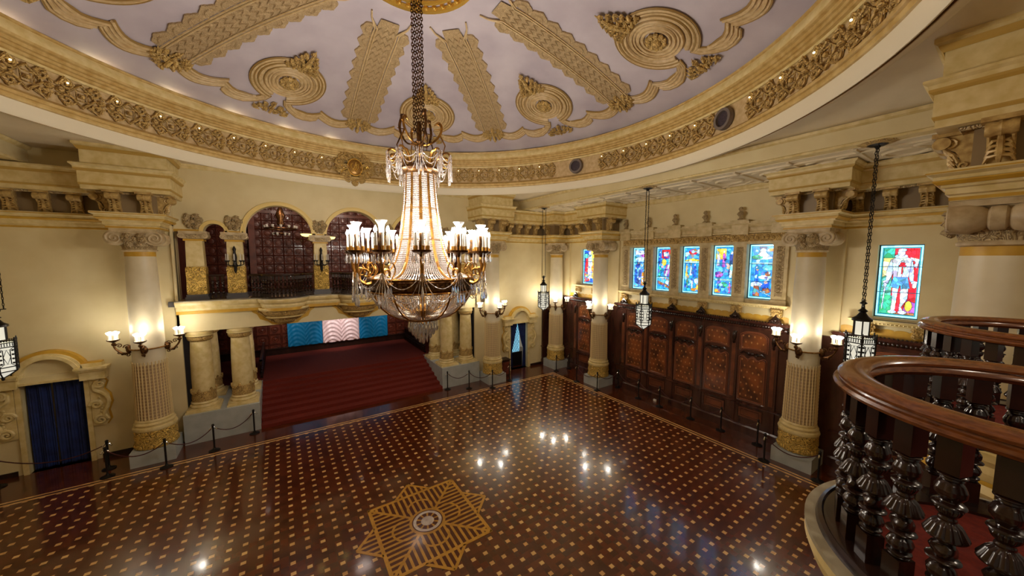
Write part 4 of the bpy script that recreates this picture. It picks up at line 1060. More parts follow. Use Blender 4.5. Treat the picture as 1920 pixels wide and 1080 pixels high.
def sconce(label, loc, rz, spread=PI / 2 - .05):
    t = thing('column_sconce', label, 'wall lamp', loc, rz, 'three branched lamp rings on the tall columns')
    MB().tube([(.45 * math.cos(a), .45 * math.sin(a), .0) for a in np.linspace(0, 2 * PI, 32, endpoint=False)], .025, 6, True).build('collar', BRASS, t, True)
    for k, a in enumerate((-PI / 2 - spread, -PI / 2, -PI / 2 + spread)):
        c, s_ = math.cos(a), math.sin(a)
        P = lambda r, z, o=0: (c * r - s_ * o, s_ * r + c * o, z)
        m = MB().tube(sm([P(.44, -.05), P(.5, -.14), P(.62, -.12), P(.74, 0), P(.8, .14), P(.8, .28)], 3), smr([.045, .04, .035, .03, .028, .03], 3), 6)
        m.tube([P(.5 + .1 * q[0] / .1, .06 + q[1]) for q in spiral(.1, 1.5, 12)], .018, 5).tube([P(.68 + q[0], .14 + q[1]) for q in spiral(.08, 1.4, 12)], .016, 5)
        m.sph(P(.46, -.02), .09, 8, 5, (1, 1, 1.6)).sph(P(.62, -.15), .05, 6, 4).sph(P(.8, .2), .06, 7, 4)
        m.lathe([(.03, .26), (.1, .3), (.15, .33), (.16, .36), (.13, .36)], 14, (c * .8, s_ * .8))
        m.sph(P(.44, .05), .06, 7, 5, (1, 1, 1.4)).tube([P(.5 + q[0], -.2 + q[1]) for q in spiral(.07, 1.4, 12)], .016, 5).tube([P(.7 + q[0], -.1 + q[1]) for q in spiral(.06, 1.3, 10, a0=1)], .014, 5)
        arm = m.build('arm', BRASSD, t, True)
        for j in range(5):
            b = j * 2 * PI / 5; x, y = c * .8 + .098 * math.cos(b), s_ * .8 + .098 * math.sin(b)
            MB().lathe([(.04, .36), (.028, .38), (.028, .53)], 8, (x, y)).build('candle_sleeve', SLEEVE, arm, True)
            MB().lathe([(.025, .53), (.06, .58), (.065, .6), (.02, .62)], 8, (x, y)).build('bulb', BULB, arm, True)
    for a in (-PI / 2 - spread, -PI / 2, -PI / 2 + spread): lamp('sconce_lamp', 'POINT', (.9 * math.cos(a), .9 * math.sin(a), .64), 20, (1, .93, .8), .09, parent=t)
    return t


S0 = sconce('branched lamp ring round the column beside the blue curtained door', (-3.9, 16.67, 3.95), 0)
sconce('branched lamp ring on the column beside the small arched doorway, half behind crystal strings', (9.83, 16.67, 3.95), 0)
sconce('branched lamp ring on the corner column above the dark panelling', (14.62, 16.72, 3.95), -PI / 4, 1.05)
sconce('branched lamp ring on the column between the corner window and the five windows', (14.52, 12.98, 3.95), -PI / 2)
sconce('branched lamp ring on the column beside the hanging lantern and the dark balcony rail', (14.52, 3.99, 3.95), -PI / 2)


# ------------------------------------------------------------------ doorways with scroll brackets
def doorway(n, x0, x1, label):
    xc = (x0 + x1) / 2
    root = sroot('door_%d' % n, label); y = YF
    m = MB(); W_ = x1 - x0
    for s_, xe in ((-1, x0), (1, x1)): m.box(min(xe, xe + s_ * .12), max(xe, xe + s_ * .12), y - .08, y, 0, 2.96)
    m.box(x0 - .1, x1 + .1, y - .22, y, 2.96, 3.02)
    for s_, xe in ((-1, x0), (1, x1)):
        a, b = sorted((xe - s_ * .02, xe + s_ * .56)); m.box(a, b, y - .28, y, 2.9, 3.2); m.box(a - .05, b + .05, y - .34, y, 3.2, 3.27); m.box(a - .09, b + .09, y - .38, y, 3.27, 3.34); m.box(a + .05, b - .05, y - .26, y, 3.34, 3.46)
    R0_ = .76; zc = 3.16
    for r, d, z_ in ((R0_, .12, 0), (R0_ - .07, .3, .06), (R0_ + .0, .26, .03)):
        P = [(xc + r * math.cos(t), zc + r * math.sin(t)) for t in np.linspace(0, PI, 25)]; Q = [(xc + (r - .1) * math.cos(t), zc + (r - .1) * math.sin(t)) for t in np.linspace(0, PI, 25)]
        m.prism(P + Q[::-1], y - d, y, 'y')
    struct(m.build('surround', CREAM2, root))
    struct(MB().prism([(xc + .66 * math.cos(t), zc + .66 * math.sin(t)) for t in np.linspace(0, PI, 25)] , y - .04, y, 'y').box(x0, x1, y - .1, y, 2.96, 3.2).build('tympanum', CREAM, root))
    P = [(xc + .86 * math.cos(t), zc + .86 * math.sin(t)) for t in np.linspace(.1, PI - .1, 25)]; Q = [(xc + .72 * math.cos(t), zc + .72 * math.sin(t)) for t in np.linspace(.1, PI - .1, 25)]
    m = MB().prism(P + Q[::-1], y - .2, y, 'y')
    for s_, xe in ((-1, x0), (1, x1)):
        a, b = sorted((xe + s_ * .0, xe + s_ * .5)); m.box(a, b, y - .22, y - .02, 3.4, 3.5)
    struct(m.build('ochre_arch', OCHRE, root))
    for s_, xe in ((-1, x0), (1, x1)):
        m = MB(); ox = xe + s_ * .13
        poly = [(ox, 1.25), (ox + s_ * .3, 1.22), (ox + s_ * .4, 1.4), (ox + s_ * .36, 1.7), (ox + s_ * .45, 2.0), (ox + s_ * .42, 2.3), (ox + s_ * .3, 2.5), (ox + s_ * .38, 2.75), (ox + s_ * .3, 2.9), (ox, 2.9)]
        struct(MB().prism([(ox + (px - ox) * 1.1 + s_ * .01, pz) for px, pz in poly], y - .03, y, 'y').build('console_backing', OCHRE, root))
        m.prism(poly, y - .1, y, 'y')
        for (r, cx, cz, a0, sg) in ((.17, .2, 1.43, 0, 1), (.15, .13, 1.98, PI, -1), (.13, .24, 2.68, PI / 2, 1)):
            m.tube([(ox + s_ * (cx + q[0]), y - .14, cz + q[1]) for q in spiral(r, 1.8, 30, a0=a0, sgn=sg)], [.05 * (1 - .5 * i / 30) for i in range(31)], 7)
        m.tube(sm([(ox + s_ * .37, y - .12, 1.43), (ox + s_ * .3, y - .15, 1.65), (ox + s_ * .4, y - .16, 1.9), (ox + s_ * .42, y - .15, 2.15), (ox + s_ * .3, y - .14, 2.35), (ox + s_ * .12, y - .13, 2.5), (ox + s_ * .1, y - .13, 2.7)]), .055, 7)
        for i in range(7): m.sph((ox + s_ * (.22 + .03 * math.sin(i)), y - .13, 1.62 + i * .1), .04, 6, 4)
        struct(m.build('scroll_console', CREAM2, root, True))
    for i in range(1): pass
    return root


doorway(1, -7.06, -5.73, 'doorway with arched ochre topped surround near the hanging lantern'); doorway(2, 11.65, 12.98, 'small doorway with arched surround beside the corner')
drape('velvet_curtain', -7.02, -6.5, YF + .12, .04, 2.95, NAVY, 'navy velvet curtain half nearer the picture edge in the larger doorway', 'fold', .028)
drape('velvet_curtain', -6.46, -5.76, YF + .12, .04, 2.95, NAVY, 'navy velvet curtain half nearer the lamp ringed column in the larger doorway', 'fold', .028)
struct(MB().box(-7.1, -5.7, YF + .5, YF + .55, 0, 3).build('room_beyond', CREAM, bpy.data.objects['door_1']))


def tied(x0, x1, xt, label):
    nx, nz = 24, 36; vs = []
    for j in range(nz + 1):
        v = j / nz; z = .05 + 2.88 * v
        w = .28 + .72 * max(0, (v - .42) / .58) ** .8 if v > .42 else .28 + .12 * (1 - v / .42)
        for i in range(nx + 1):
            u = i / nx; x = xt + (x0 + (x1 - x0) * u - xt) * w; vs.append((x, YF + .14 - .035 * math.sin(u * 22), z))
    o = MB().add(vs, [(j * (nx + 1) + i, j * (nx + 1) + i + 1, (j + 1) * (nx + 1) + i + 1, (j + 1) * (nx + 1) + i) for j in range(nz) for i in range(nx)]).build('tied_curtain', NAVY, None, True)
    tag(o, label, 'curtain'); md = o.modifiers.new('s', 'SOLIDIFY'); md.thickness = .01


tied(12.3, 12.94, 12.92, 'navy curtain tied back at the corner side jamb of the small doorway'); tied(11.7, 12.3, 11.72, 'navy curtain tied back at the column side jamb of the small doorway')
m = MB(); bd = MB()
lat = MB().box(11.8, 12.85, YF + .7, YF + .72, .9, 2.9); root = bpy.data.objects['door_2']
struct(lat.build('lattice_window', LATT, root))
m = MB()
for k in range(-14, 26):
    a = 11.8 + k * .13
    for s_ in (1, -1):
        p = [(a, .9), (a + s_ * 1.0, 2.9)]; q = []
        for f in np.linspace(0, 1, 12):
            x = p[0][0] + (p[1][0] - p[0][0]) * f; z = .9 + 2 * f
            if 11.8 <= x <= 12.85: q.append((x, YF + .69, z))
        if len(q) > 1: m.tube([q[0], q[-1]], .012, 4)
m.box(11.6, 13.0, YF + .6, YF + .66, 0, .9)
struct(m.build('lead_lattice', IRON, root))
t = thing('wooden_cabinet', 'small dark wooden cabinet standing by the tall column near the small doorway', 'cabinet', (10.85, 17.1, 0))
MB().box(-.3, .3, -.25, .25, 0, .95).build('body', WOOD, t); MB().box(-.34, .34, -.28, .28, .95, 1.0).build('top', WOOD, t); MB().box(-.25, .25, -.27, -.25, .1, .85).build('door', WOODR, t)


# ------------------------------------------------------------------ stained glass
def raster(shapes, seed, nx=88, nz=206, border=True, bars=(.33, .66), base=(.03, .3, .8), crowd=True):
    R = np.random.RandomState(seed)
    u, v = np.meshgrid((np.arange(nx) + .5) / nx, (np.arange(nz) + .5) / nz)
    W, Hh = 1., nz / nx
    pts = R.rand(230, 2); d = ((u[..., None] - pts[:, 0]) ** 2 + ((v[..., None] - pts[:, 1]) * Hh) ** 2 * 1.0)
    pts[:, 1] = pts[:, 1]; cell = d.argmin(-1)
    tone = (.45 + .9 * R.rand(230))[cell]; tint = (R.rand(230, 3) * .5 + .75)[cell]
    lab = np.zeros_like(cell); col = np.zeros(u.shape + (3,)); col[:] = base
    for i, s in enumerate(shapes):
        k = s[0]
        if k == 'e':
            _, cx, cy, rx, ry, c = s; msk = ((u - cx) / rx) ** 2 + ((v - cy) / ry) ** 2 < 1
        elif k == 'r':
            _, a, b, c0, d0, c = s; msk = (u > a) & (u < b) & (v > c0) & (v < d0)
        else:
            _, P, c = s; msk = np.zeros(u.shape, bool); n_ = len(P)
            for a in range(n_):
                x1, y1 = P[a]; x2, y2 = P[(a + 1) % n_]
                cond = ((y1 > v) != (y2 > v)) & (u < (x2 - x1) * (v - y1) / ((y2 - y1) or 1e-9) + x1); msk ^= cond
        col[msk] = c; lab[msk] = i + 1
    rnd = R.rand(230); pal = np.array([(.4, .75, 1.), (.12, .5, .95), (.01, .03, .3), (.12, .1, .5), (.6, .4, .15), (.02, .35, .55)]); pick = pal[R.randint(0, 6, 230)][cell]; mixm = (rnd[cell] < (.2 if crowd else .0)) & (v > .05)
    col = np.where(mixm[..., None], pick * .8 + col * .2, col)
    comb = lab * 1000 + cell
    e = np.zeros_like(comb, bool); f = np.zeros_like(e)
    e[:, 1:] |= lab[:, 1:] != lab[:, :-1]; e[1:] |= lab[1:] != lab[:-1]; f[:, 1:] |= comb[:, 1:] != comb[:, :-1]
    col = col * tone[..., None] * tint
    col[f] *= .45; col[e] *= .2
    if border:
        b = (u < .07) | (u > .93) | (v < .035) | (v > .965); col[b] = np.array((.3, .8, 1.)) * (.85 + .5 * R.rand(40)[(v[b] * 18).astype(int) + (u[b] * 6).astype(int)])[:, None]
        b2 = (u < .1) | (u > .9) | (v < .05) | (v > .95); col[b2 & ~b] = (.02, .22, .3)
    for z in bars: col[np.abs(v - z) < .006] = (.01, .05, .08)
    return col


WFR = mat('window_frame', hexc(60, 110, 140), .4)


def window(n, y0, y1, z0, z1, shapes, seed, label, **kw):
    root = MB(); x = XR + .2
    root.box(x - .03, x + .03, y0, y0 + .03, z0, z1).box(x - .03, x + .03, y1 - .03, y1, z0, z1).box(x - .03, x + .03, y0, y1, z0, z0 + .03).box(x - .03, x + .03, y0, y1, z1 - .03, z1)
    ro = root.build('window_%d' % n, WFR); struct(ro, label)
    col = raster(shapes, seed, **kw); nz, nx, _ = col.shape
    vs = [(x, y1 - (y1 - y0) * i / nx, z0 + (z1 - z0) * j / nz) for j in range(nz + 1) for i in range(nx + 1)]
    fs = [(j * (nx + 1) + i, j * (nx + 1) + i + 1, (j + 1) * (nx + 1) + i + 1, (j + 1) * (nx + 1) + i) for j in range(nz) for i in range(nx)]
    o = MB().add(vs, fs).build('stained_glass_pane', GLASS, ro); struct(o)
    ca = o.data.color_attributes.new('Col', 'FLOAT_COLOR', 'CORNER'); arr = np.ones((nz * nx, 4, 4), np.float32); arr[..., :3] = col.reshape(-1, 1, 3); ca.data.foreach_set('color', arr.ravel())


def fig(cx, b, h, robe, head=(.85, .8, .75), hat=None):
    """small standing figure"""
    w = h * .5
    s = [('p', [(cx - w * .45, b), (cx + w * .45, b), (cx + w * .3, b + h * .5), (cx + w * .32, b + h * .78), (cx - w * .32, b + h * .78), (cx - w * .3, b + h * .5)], robe), ('e', cx, b + h * .87, w * .2, h * .07, head),
         ('p', [(cx + w * .3, b + h * .75), (cx + w * .6, b + h * .45), (cx + w * .5, b + h * .4), (cx + w * .2, b + h * .6)], tuple(min(1, c * 1.3 + .05) for c in robe))]
    if hat: s.append(('e', cx, b + h * .95, w * .25, h * .035, hat))
    return s


B_, LB, WH, RD, YE, GR, PU, BR, OR = (.02, .12, .7), (.1, .5, .95), (.6, .8, 1.), (.8, .03, .05), (.95, .7, .08), (.05, .45, .25), (.4, .12, .55), (.35, .14, .06), (.9, .3, .04)
band = lambda z: ('r', 0, 1, z, z + .035, (.4, .85, 1.))
scn = [
    [('r', 0, 1, .68, 1, (.15, .5, .85)), ('r', .15, .75, .82, .92, WH), ('e', .65, .78, .2, .05, PU), ('e', .5, .73, .35, .04, WH), ('r', 0, 1, 0, .66, (.08, .3, .75)), ('e', .3, .57, .15, .07, (.03, .08, .35)), *fig(.2, .2, .34, B_), *fig(.45, .18, .36, (.05, .1, .4)), *fig(.72, .28, .38, LB), ('p', [(.55, .08), (.92, .1), (.92, .42), (.6, .4)], OR), *fig(.35, .05, .26, (.04, .08, .4)), band(.655)],
    [('r', .3, .8, .74, .93, RD), ('r', .4, .7, .78, .88, WH), *fig(.2, .6, .32, B_), ('e', .45, .65, .13, .08, YE), *fig(.75, .55, .3, WH), ('p', [(.4, .35), (.6, .6), (.9, .62), (.7, .33)], PU), ('p', [(.5, .35), (.7, .62), (.8, .6), (.6, .33)], WH), *fig(.2, .33, .3, GR), band(.29), ('r', .3, .5, .1, .29, LB), ('p', [(.08, .17), (.85, .05), (.9, .1), (.12, .23)], BR), ('e', .7, .2, .15, .05, WH)],
    [('e', .5, .87, .22, .06, RD), ('e', .5, .88, .1, .035, WH), ('e', .2, .82, .15, .05, WH), ('e', .8, .88, .13, .05, WH), ('e', .5, .77, .3, .05, LB), ('p', [(.1, .7), (.5, .74), (.9, .7), (.9, .68), (.1, .68)], YE), band(.64), *fig(.2, .36, .28, YE), *fig(.42, .38, .25, WH, hat=YE), *fig(.62, .34, .3, B_), *fig(.83, .36, .26, GR), *fig(.25, .1, .24, GR, RD), *fig(.5, .1, .22, WH), ('p', [(.66, .08), (.9, .08), (.8, .34)], YE), ('e', .75, .27, .15, .06, WH), ('e', .6, .08, .15, .03, OR)],
    [('r', .1, .55, .72, .93, YE), *fig(.2, .55, .34, WH), *fig(.45, .57, .34, PU), *fig(.78, .4, .52, (.03, .07, .3)), ('p', [(.7, .36), (.82, .36), (.85, .62), (.75, .62)], WH), ('e', .25, .5, .2, .1, LB), ('e', .25, .42, .2, .06, PU), band(.3), *fig(.25, .06, .22, B_), *fig(.75, .06, .24, PU), ('r', .1, .35, .06, .13, OR), ('e', .45, .22, .2, .05, GR)],
    [('e', .5, .93, .14, .035, (.03, .05, .2)), ('e', .5, .88, .12, .04, WH), ('p', [(.1, .74), (.5, .88), (.9, .74), (.7, .72), (.3, .72)], WH), ('e', .3, .76, .2, .04, GR), ('e', .5, .82, .14, .05, (.9, .85, .8)), ('e', .8, .89, .15, .025, OR), band(.63), ('e', .75, .57, .25, .05, (.1, .6, .7)), *fig(.3, .28, .34, B_, WH), ('e', .3, .26, .25, .05, WH), ('e', .62, .4, .25, .04, WH), ('e', .72, .46, .1, .04, BR), ('p', [(.2, .05), (.45, .05), (.42, .24), (.22, .24)], BR), ('p', [(.5, .25), (.8, .35), (.75, .2), (.6, .15)], B_), ('e', .7, .16, .15, .05, BR), ('p', [(.45, .14), (.85, .06), (.85, .075), (.46, .155)], WH)],
]
for i, y in enumerate(WY): window(i + 2, y - WW, y + WW, 5.42, 7.56, scn[i], 11 + i, 'blue toned stained glass window, %s' % ['first of five, with an orange box and dark seated figures', 'second of five, with a red and white banner', 'middle of five, with a red crown shape and a yellow cone', 'fourth of five, with three standing figures', 'last of five, with a blue coated figure and a small ship'][i], bars=(.32, .64))
window(1, 14.2, 15.25, 5.45, 7.56, [('r', .1, .9, .05, .95, B_), ('r', .6, .9, .1, .95, YE), ('e', .25, .8, .15, .07, (.1, .6, .6)), ('p', [(.1, .2), (.35, .35), (.4, .75), (.2, .72)], RD), ('p', [(.35, .1), (.7, .1), (.72, .5), (.65, .82), (.4, .82), (.38, .5)], WH), ('e', .52, .88, .1, .05, (.8, .8, .9)), ('e', .75, .45, .12, .09, OR), ('e', .3, .12, .2, .05, RD), ('e', .3, .24, .15, .05, (.5, .4, .2)), ('r', .55, .8, .05, .16, B_)], 5, 'single stained glass window by the corner, pale robed figure with red and yellow', bars=(.33, .64))
kn = [('r', .1, .9, .05, .95, RD), ('p', [(.1, .05), (.45, .05), (.4, .3), (.1, .32)], GR), ('p', [(.1, .3), (.35, .3), (.33, .6), (.1, .6)], (.1, .5, .4)), ('p', [(.1, .55), (.28, .6), (.38, .82), (.1, .85)], (.95, .85, .45)), ('r', .1, .35, .82, .95, (.05, .5, .35)),
      ('p', [(.6, .05), (.9, .05), (.9, .22), (.7, .25)], PU), ('e', .75, .17, .08, .07, YE), ('r', .45, .9, .05, .08, BR),
      ('p', [(.70, .83), (.9, .8), (.86, .68), (.72, .72)], WH), ('e', .78, .755, .03, .025, RD),
      # legs
      ('p', [(.36, .09), (.46, .09), (.48, .25), (.5, .42), (.36, .42), (.38, .25)], (.7, .88, 1.)), ('p', [(.55, .09), (.66, .08), (.6, .15), (.72, .27), (.72, .4), (.54, .4), (.56, .24)], (.7, .88, 1.)), ('e', .4, .08, .1, .025, WH), ('e', .63, .08, .1, .025, WH),
      ('p', [(.36, .36), (.5, .36), (.5, .41), (.36, .41)], WH), ('p', [(.56, .36), (.72, .36), (.72, .41), (.55, .41)], WH),
      # breeches, doublet, sleeves
      ('p', [(.3, .42), (.51, .40), (.53, .46), (.55, .40), (.75, .41), (.68, .57), (.37, .57)], (.1, .38, .8)),
      ('p', [(.2, .5), (.28, .5), (.36, .62), (.38, .8), (.28, .8), (.2, .65)], (.5, .75, 1.)), ('p', [(.82, .5), (.74, .5), (.68, .62), (.66, .78), (.76, .78), (.8, .65)], (.5, .75, 1.)),
      ('p', [(.36, .56), (.7, .56), (.74, .8), (.6, .84), (.45, .84), (.31, .8)], (.6, .85, 1.)), ('p', [(.45, .56), (.54, .56), (.6, .7), (.56, .8), (.46, .75)], WH),
      ('r', .53, .56, .6, .76, RD), ('r', .47, .62, .7, .725, RD), ('e', .545, .74, .06, .02, RD),
      ('e', .2, .49, .07, .02, WH), ('e', .83, .49, .07, .02, WH), ('e', .84, .45, .05, .035, (.75, .85, .95)), ('e', .2, .45, .04, .03, (.75, .85, .95)), ('p', [(.18, .46), (.22, .46), (.17, .1), (.14, .1)], WH), ('r', .12, .28, .41, .42, WH),
      ('e', .5, .84, .15, .03, WH), ('e', .5, .885, .085, .045, (.72, .84, .95)), ('e', .52, .925, .1, .02, (.4, .55, .75))]
window(7, 1.68, 2.6, 5.2, 7.42, kn, 8, 'tall stained glass window of a standing knight in blue with a sword on a red ground', bars=(.35, .7), nx=96, nz=220, crowd=False)

# five window surround with pilasters, gilt frieze, cornice and finials; sills and brackets
SURR = mat('surround_paint', hexc(206, 186, 140), .5, c2=hexc(182, 160, 112), scale=5)
sur = sroot('trim_7', 'carved surround of the five windows with gilt frieze and broken cornice'); Y0, Y1 = 4.98, 11.93
PYS = [8.45 + 1.36 * k for k in (2.5, 1.5, .5, -.5, -1.5, -2.5)]
m = MB(); xs_ = XR - .12
for y in PYS: m.box(xs_ + .004, XR, y - .235, y + .235, 5.29, 7.6); m.box(xs_ - .04, XR, y - .26, y + .26, 5.28, 5.45); m.box(xs_ - .03, XR, y - .25, y + .25, 7.5, 7.6)
m.box(xs_, XR, Y0 - .12, Y1 + .12, 7.56, 7.66); m.box(xs_, XR, Y0, Y1, 5.28, 5.42)
m.mould([(XR, Y1 + .12), (xs_ + .02, Y1 + .12), (xs_ + .02, Y0 - .12), (XR, Y0 - .12)], [(0, 7.96), (.06, 7.98), (.08, 8.04), (.02, 8.06), (.02, 8.2), (.05, 8.22), (.12, 8.3), (.18, 8.34), (.2, 8.42), (-.2, 8.42)])
for y in PYS: m.box(xs_ - .12, XR, y - .3, y + .3, 7.94, 8.36); m.box(xs_ - .26, XR, y - .38, y + .38, 8.36, 8.43); m.box(xs_ - .2, XR, y - .33, y + .33, 8.43, 8.5)
struct(m.build('surround_frame', SURR, sur))
m = MB().box(xs_ - .01, XR, Y0 - .1, Y1 + .1, 7.66, 7.95)
for y in np.arange(Y0, Y1, .17): m.sph((xs_ - .02, y, 7.8 + .05 * math.sin(y * 20)), .08, 6, 4)
struct(m.build('gilt_frieze', CARVE, sur, True))
m = MB()
for y in PYS:
    m.box(xs_ - .015, xs_, y - .12, y + .12, 5.6, 7.45)
    for z in np.arange(5.7, 7.4, .14): m.sph((xs_ - .015, y, z), .07, 6, 4, (.6, 1, .9))
struct(m.build('pilaster_carving', CARVES, sur, True))
for i, y in enumerate(PYS[:5]):
    m = MB().lathe([(.09, 8.5), (.1, 8.54), (.04, 8.58), (.06, 8.66), (.12, 8.74), (.08, 8.82), (.035, 8.85), (.085, 8.92), (.06, 8.99), (.01, 9.02)], 10, (xs_ - .08, y), mod=lambda a, z: 1 + .2 * math.cos(3 * a))
    struct(m.build('finial', CARVES, sur, True))


def sill(y0, y1, z, brs, lab_, n):
    r = sroot('trim_%d' % n, lab_)
    m = MB().mould([(XR, y1), (XR - .12, y1), (XR - .12, y0), (XR, y0)], [(-.12, z - .16), (.02, z - .16), (.05, z - .1), (.1, z - .08), (.14, z - .02), (.16, z), (-.12, z)]); m.box(XR - .12, XR, y0, y1, z - .16, z)
    struct(m.build('sill', CREAM2, r))
    m = MB()
    for y in np.arange(y0, y1 + .01, .085): m.sph((XR - .2, y, z - .09), .033, 6, 4)
    struct(m.build('bead_row', CREAM2, r, True))
    for y in brs:
        m = MB().prism([(XR, z - .46), (XR - .05, z - .44), (XR - .1, z - .3), (XR - .24, z - .2), (XR - .26, z - .16), (XR, z - .16)], 0, .0, 'y') if False else MB()
        m.add([], []); vs = [(XR, z - .46), (XR - .05, z - .44), (XR - .1, z - .3), (XR - .24, z - .2), (XR - .26, z - .16), (XR, z - .16)]
        m.prism(vs, y - .15, y + .15, 'y'); m.at(TR(XR - .13, y, z - .3, rz=-PI / 2) @ TR(rx=PI / 2)); leafy(m, .4, .26, .1, int(y * 7), 2); m.at(None)
        struct(m.build('sill_bracket', CARVE, r, True))


sill(Y0 - .15, Y1 + .15, 5.28, PYS, 'beaded sill on carved brackets under the five windows', 8)
sill(13.8, 15.5, 5.4, (14.0, 15.3), 'beaded sill under the corner window', 9)
sill(1.3, 2.95, 5.12, (1.55, 2.7), 'beaded sill under the knight window', 10)
m = MB()
for a, b in ((4.7, 12.25), (13.7, 16.1), (.9, 3.3)):
    n_ = int((b - a) / .28); P = [(a, 4.6)] + [(b, 4.6)]
    P = [(b, 4.6), (a, 4.6)]
    for i in range(n_):
        c = a + (i + .5) * (b - a) / n_; r = (b - a) / n_ / 2
        P += [(c + r * math.cos(t), 4.8 + .05 * math.sin(t)) for t in np.linspace(PI, 0, 7)]
    m.add([(XR - .012, y, z) for y, z in P], [tuple(range(len(P)))])
struct(m.build('trim_11', OCHRE), 'scalloped ochre band painted above the dark panelling')

# ------------------------------------------------------------------ dark wood panelling
xp = XR - .16


def shape(y, w, z0, z1, kind):
    """outline (y,z) of a shaped panel"""
    out = []; N = 14
    for i in range(N + 1):
        t = i / N; q = -1 + 2 * t; out.append((y - w / 2 + w * t, z0 + (.07 * (1 - q * q) if kind == 'top' else 0)))
    for i in range(N + 1):
        t = 1 - i / N; q = -1 + 2 * t
        zz = z1 + (-.14 * abs(q) ** 3 if kind == 'top' else (-.07 + .12 * math.cos(q * 2.6 * PI) * (1 - .3 * abs(q)) * .5))
        out.append((y - w / 2 + w * t, zz))
    return out


PLAINP = mat('plain_brown_field', hexc(120, 64, 36), .3, c2=hexc(84, 42, 24), scale=3, coat=.4)


def panel(y, w, label, plane='r'):
    t = thing('wood_wall_panel', label, 'wall panel', (0, 0, 0), group='tall dark wall panels under the windows')
    MB().box(xp + .04, XR, y - w / 2 - .1, y + w / 2 + .1, .3, 4.3).build('backing', PANELW, t)
    for nm, (z0, z1), kd in (('upper_panel', (3.42, 4.1), 'top'), ('main_panel', (1.38, 3.12), 'main')):
        S_ = shape(y, w * .8, z0, z1, kd)
        f = MB().add([(xp + .03, a, b) for a, b in S_], [tuple(range(len(S_)))]).build(nm, STENCIL, t)
        MB().tube([(xp + .03, a, b) for a, b in S_], .028, 6, True).tube([(xp + .035, y + (a - y) * 1.13, (z0 + z1) / 2 + (b - (z0 + z1) / 2) * (1.06 if kd == 'main' else 1.14)) for a, b in S_], .016, 5, True).build('frame', PANELT, f, True)
    f = MB().box(xp + .03, xp + .05, y - w * .38, y + w * .38, .66, 1.05).build('lower_panel', PLAINP, t)
    MB().tube([(xp + .03, y + a * w * .4, .855 + b * .22) for a, b in ((-1, -1), (1, -1), (1, 1), (-1, 1))], .03, 5, True).tube([(xp + .03, y + a * w * .3, .855 + b * .13) for a, b in ((-1, -1), (1, -1), (1, 1), (-1, 1))], .015, 5, True).build('frame', PANELW, f, True)
    m = MB(); m.at(TR(xp + .03, y, 3.28, rz=-PI / 2) @ TR(rx=PI / 2)); m.sph((0, 0, .03), .07, 8, 5)
    for s_ in (1, -1): m.tube(spiral(.07, 1.4, 12, s_ * .14, -.02, 0, s_, .15, .03), .02, 5); m.tube([(s_ * .2, 0, .03), (s_ * .32, .05, .05), (s_ * .42, -.03, .03)], .03, 5)
    m.build('carved_band', BALW, t, True)


for i, y in enumerate(WY): panel(y, 1.06, 'tall dark panel with orange stencilled field under the ' + ['five window row, nearest the corner', 'window with the red and white banner', 'middle window of the five', 'fourth window of the five', 'last window, beside the lamp column'][i])
panel(14.75, 1.06, 'tall dark panel under the single corner window, between two columns'); panel(2.1, 1.06, 'tall dark panel below the knight window behind the lantern')
t = sroot('trim_12', 'dark wood wainscot with gadrooned cornice, strips and base')
m = MB().box(XR - .1, XR, YN, YF, 0, 4.4).box(14.15, XR, YF - .1, YF, 0, 4.4)
PB = PYS + [15.5, 14.0, 2.95, 1.25]
for y in PB: m.box(xp, XR, y - .14, y + .14, .3, 4.3)
struct(m.build('wainscot', PANELW, t))
m = MB()
for y in PB: m.box(xp - .012, xp, y - .07, y + .07, 1.4, 3.6)
struct(m.build('inlaid_strip', PLAINP, t))
PTH = [(14.15, YF), (14.15, YF - .12), (XR - .12, YF - .12), (XR - .12, 13.75), (XR, 13.75)], [(XR, 12.25), (XR - .14, 12.25), (XR - .14, 4.72), (XR, 4.72)], [(XR, 3.3), (XR - .14, 3.3), (XR - .14, YN)]
m = MB()
for p in PTH: m.mould(p, [(-.1, 4.25), (.03, 4.27), (.05, 4.34), (.02, 4.38), (.06, 4.46), (.14, 4.52), (.16, 4.58), (.12, 4.62), (-.1, 4.62)]); m.mould(p, [(0, 1.16), (.06, 1.18), (.07, 1.23), (0, 1.26)]); m.mould(p, [(0, .0), (.05, 0), (.05, .3), (.02, .36), (0, .36)])
struct(m.build('wainscot_cornice', PANELW, t))
m = MB()
for y in np.arange(4.8, 12.2, .09): m.sph((XR - .2, y, 4.42), .04, 6, 4, (.7, .9, 1.4)); m.sph((XR - .28, y, 4.62), .028, 5, 3)
for y in list(np.arange(13.8, 17.4, .09)) + list(np.arange(0, 3.3, .09)): m.sph((XR - .2, float(y), 4.42), .04, 6, 4, (.7, .9, 1.4)); m.sph((XR - .28, float(y), 4.62), .028, 5, 3)
for y in PB: m.sph((xp, y, 3.9), .1, 8, 5, (.7, .9, 2)); m.tube([(xp - .02, y - .08, 4.1), (xp - .05, y, 3.7), (xp - .02, y, 3.6)], .03, 5)
struct(m.build('carved_gadroon', BALW, t, True))
for y in PYS + [15.5]:
    m = MB(); m.prism([(y + a, z) for a, z in ((-.2, 4.6), (.2, 4.6), (.17, 4.72), (.08, 4.82), (0, 4.93), (-.08, 4.82), (-.17, 4.72))], XR - .2, XR - .1, 'x')
    m.sph((XR - .22, y, 4.72), .08, 8, 5)
    for s_ in (1, -1): m.tube([(XR - .22, y + s_ * .13 + q[0], 4.66 + q[1]) for q in spiral(.07, 1.4, 10)], .02, 5)
    struct(m.build('crest', BALW, t, True))


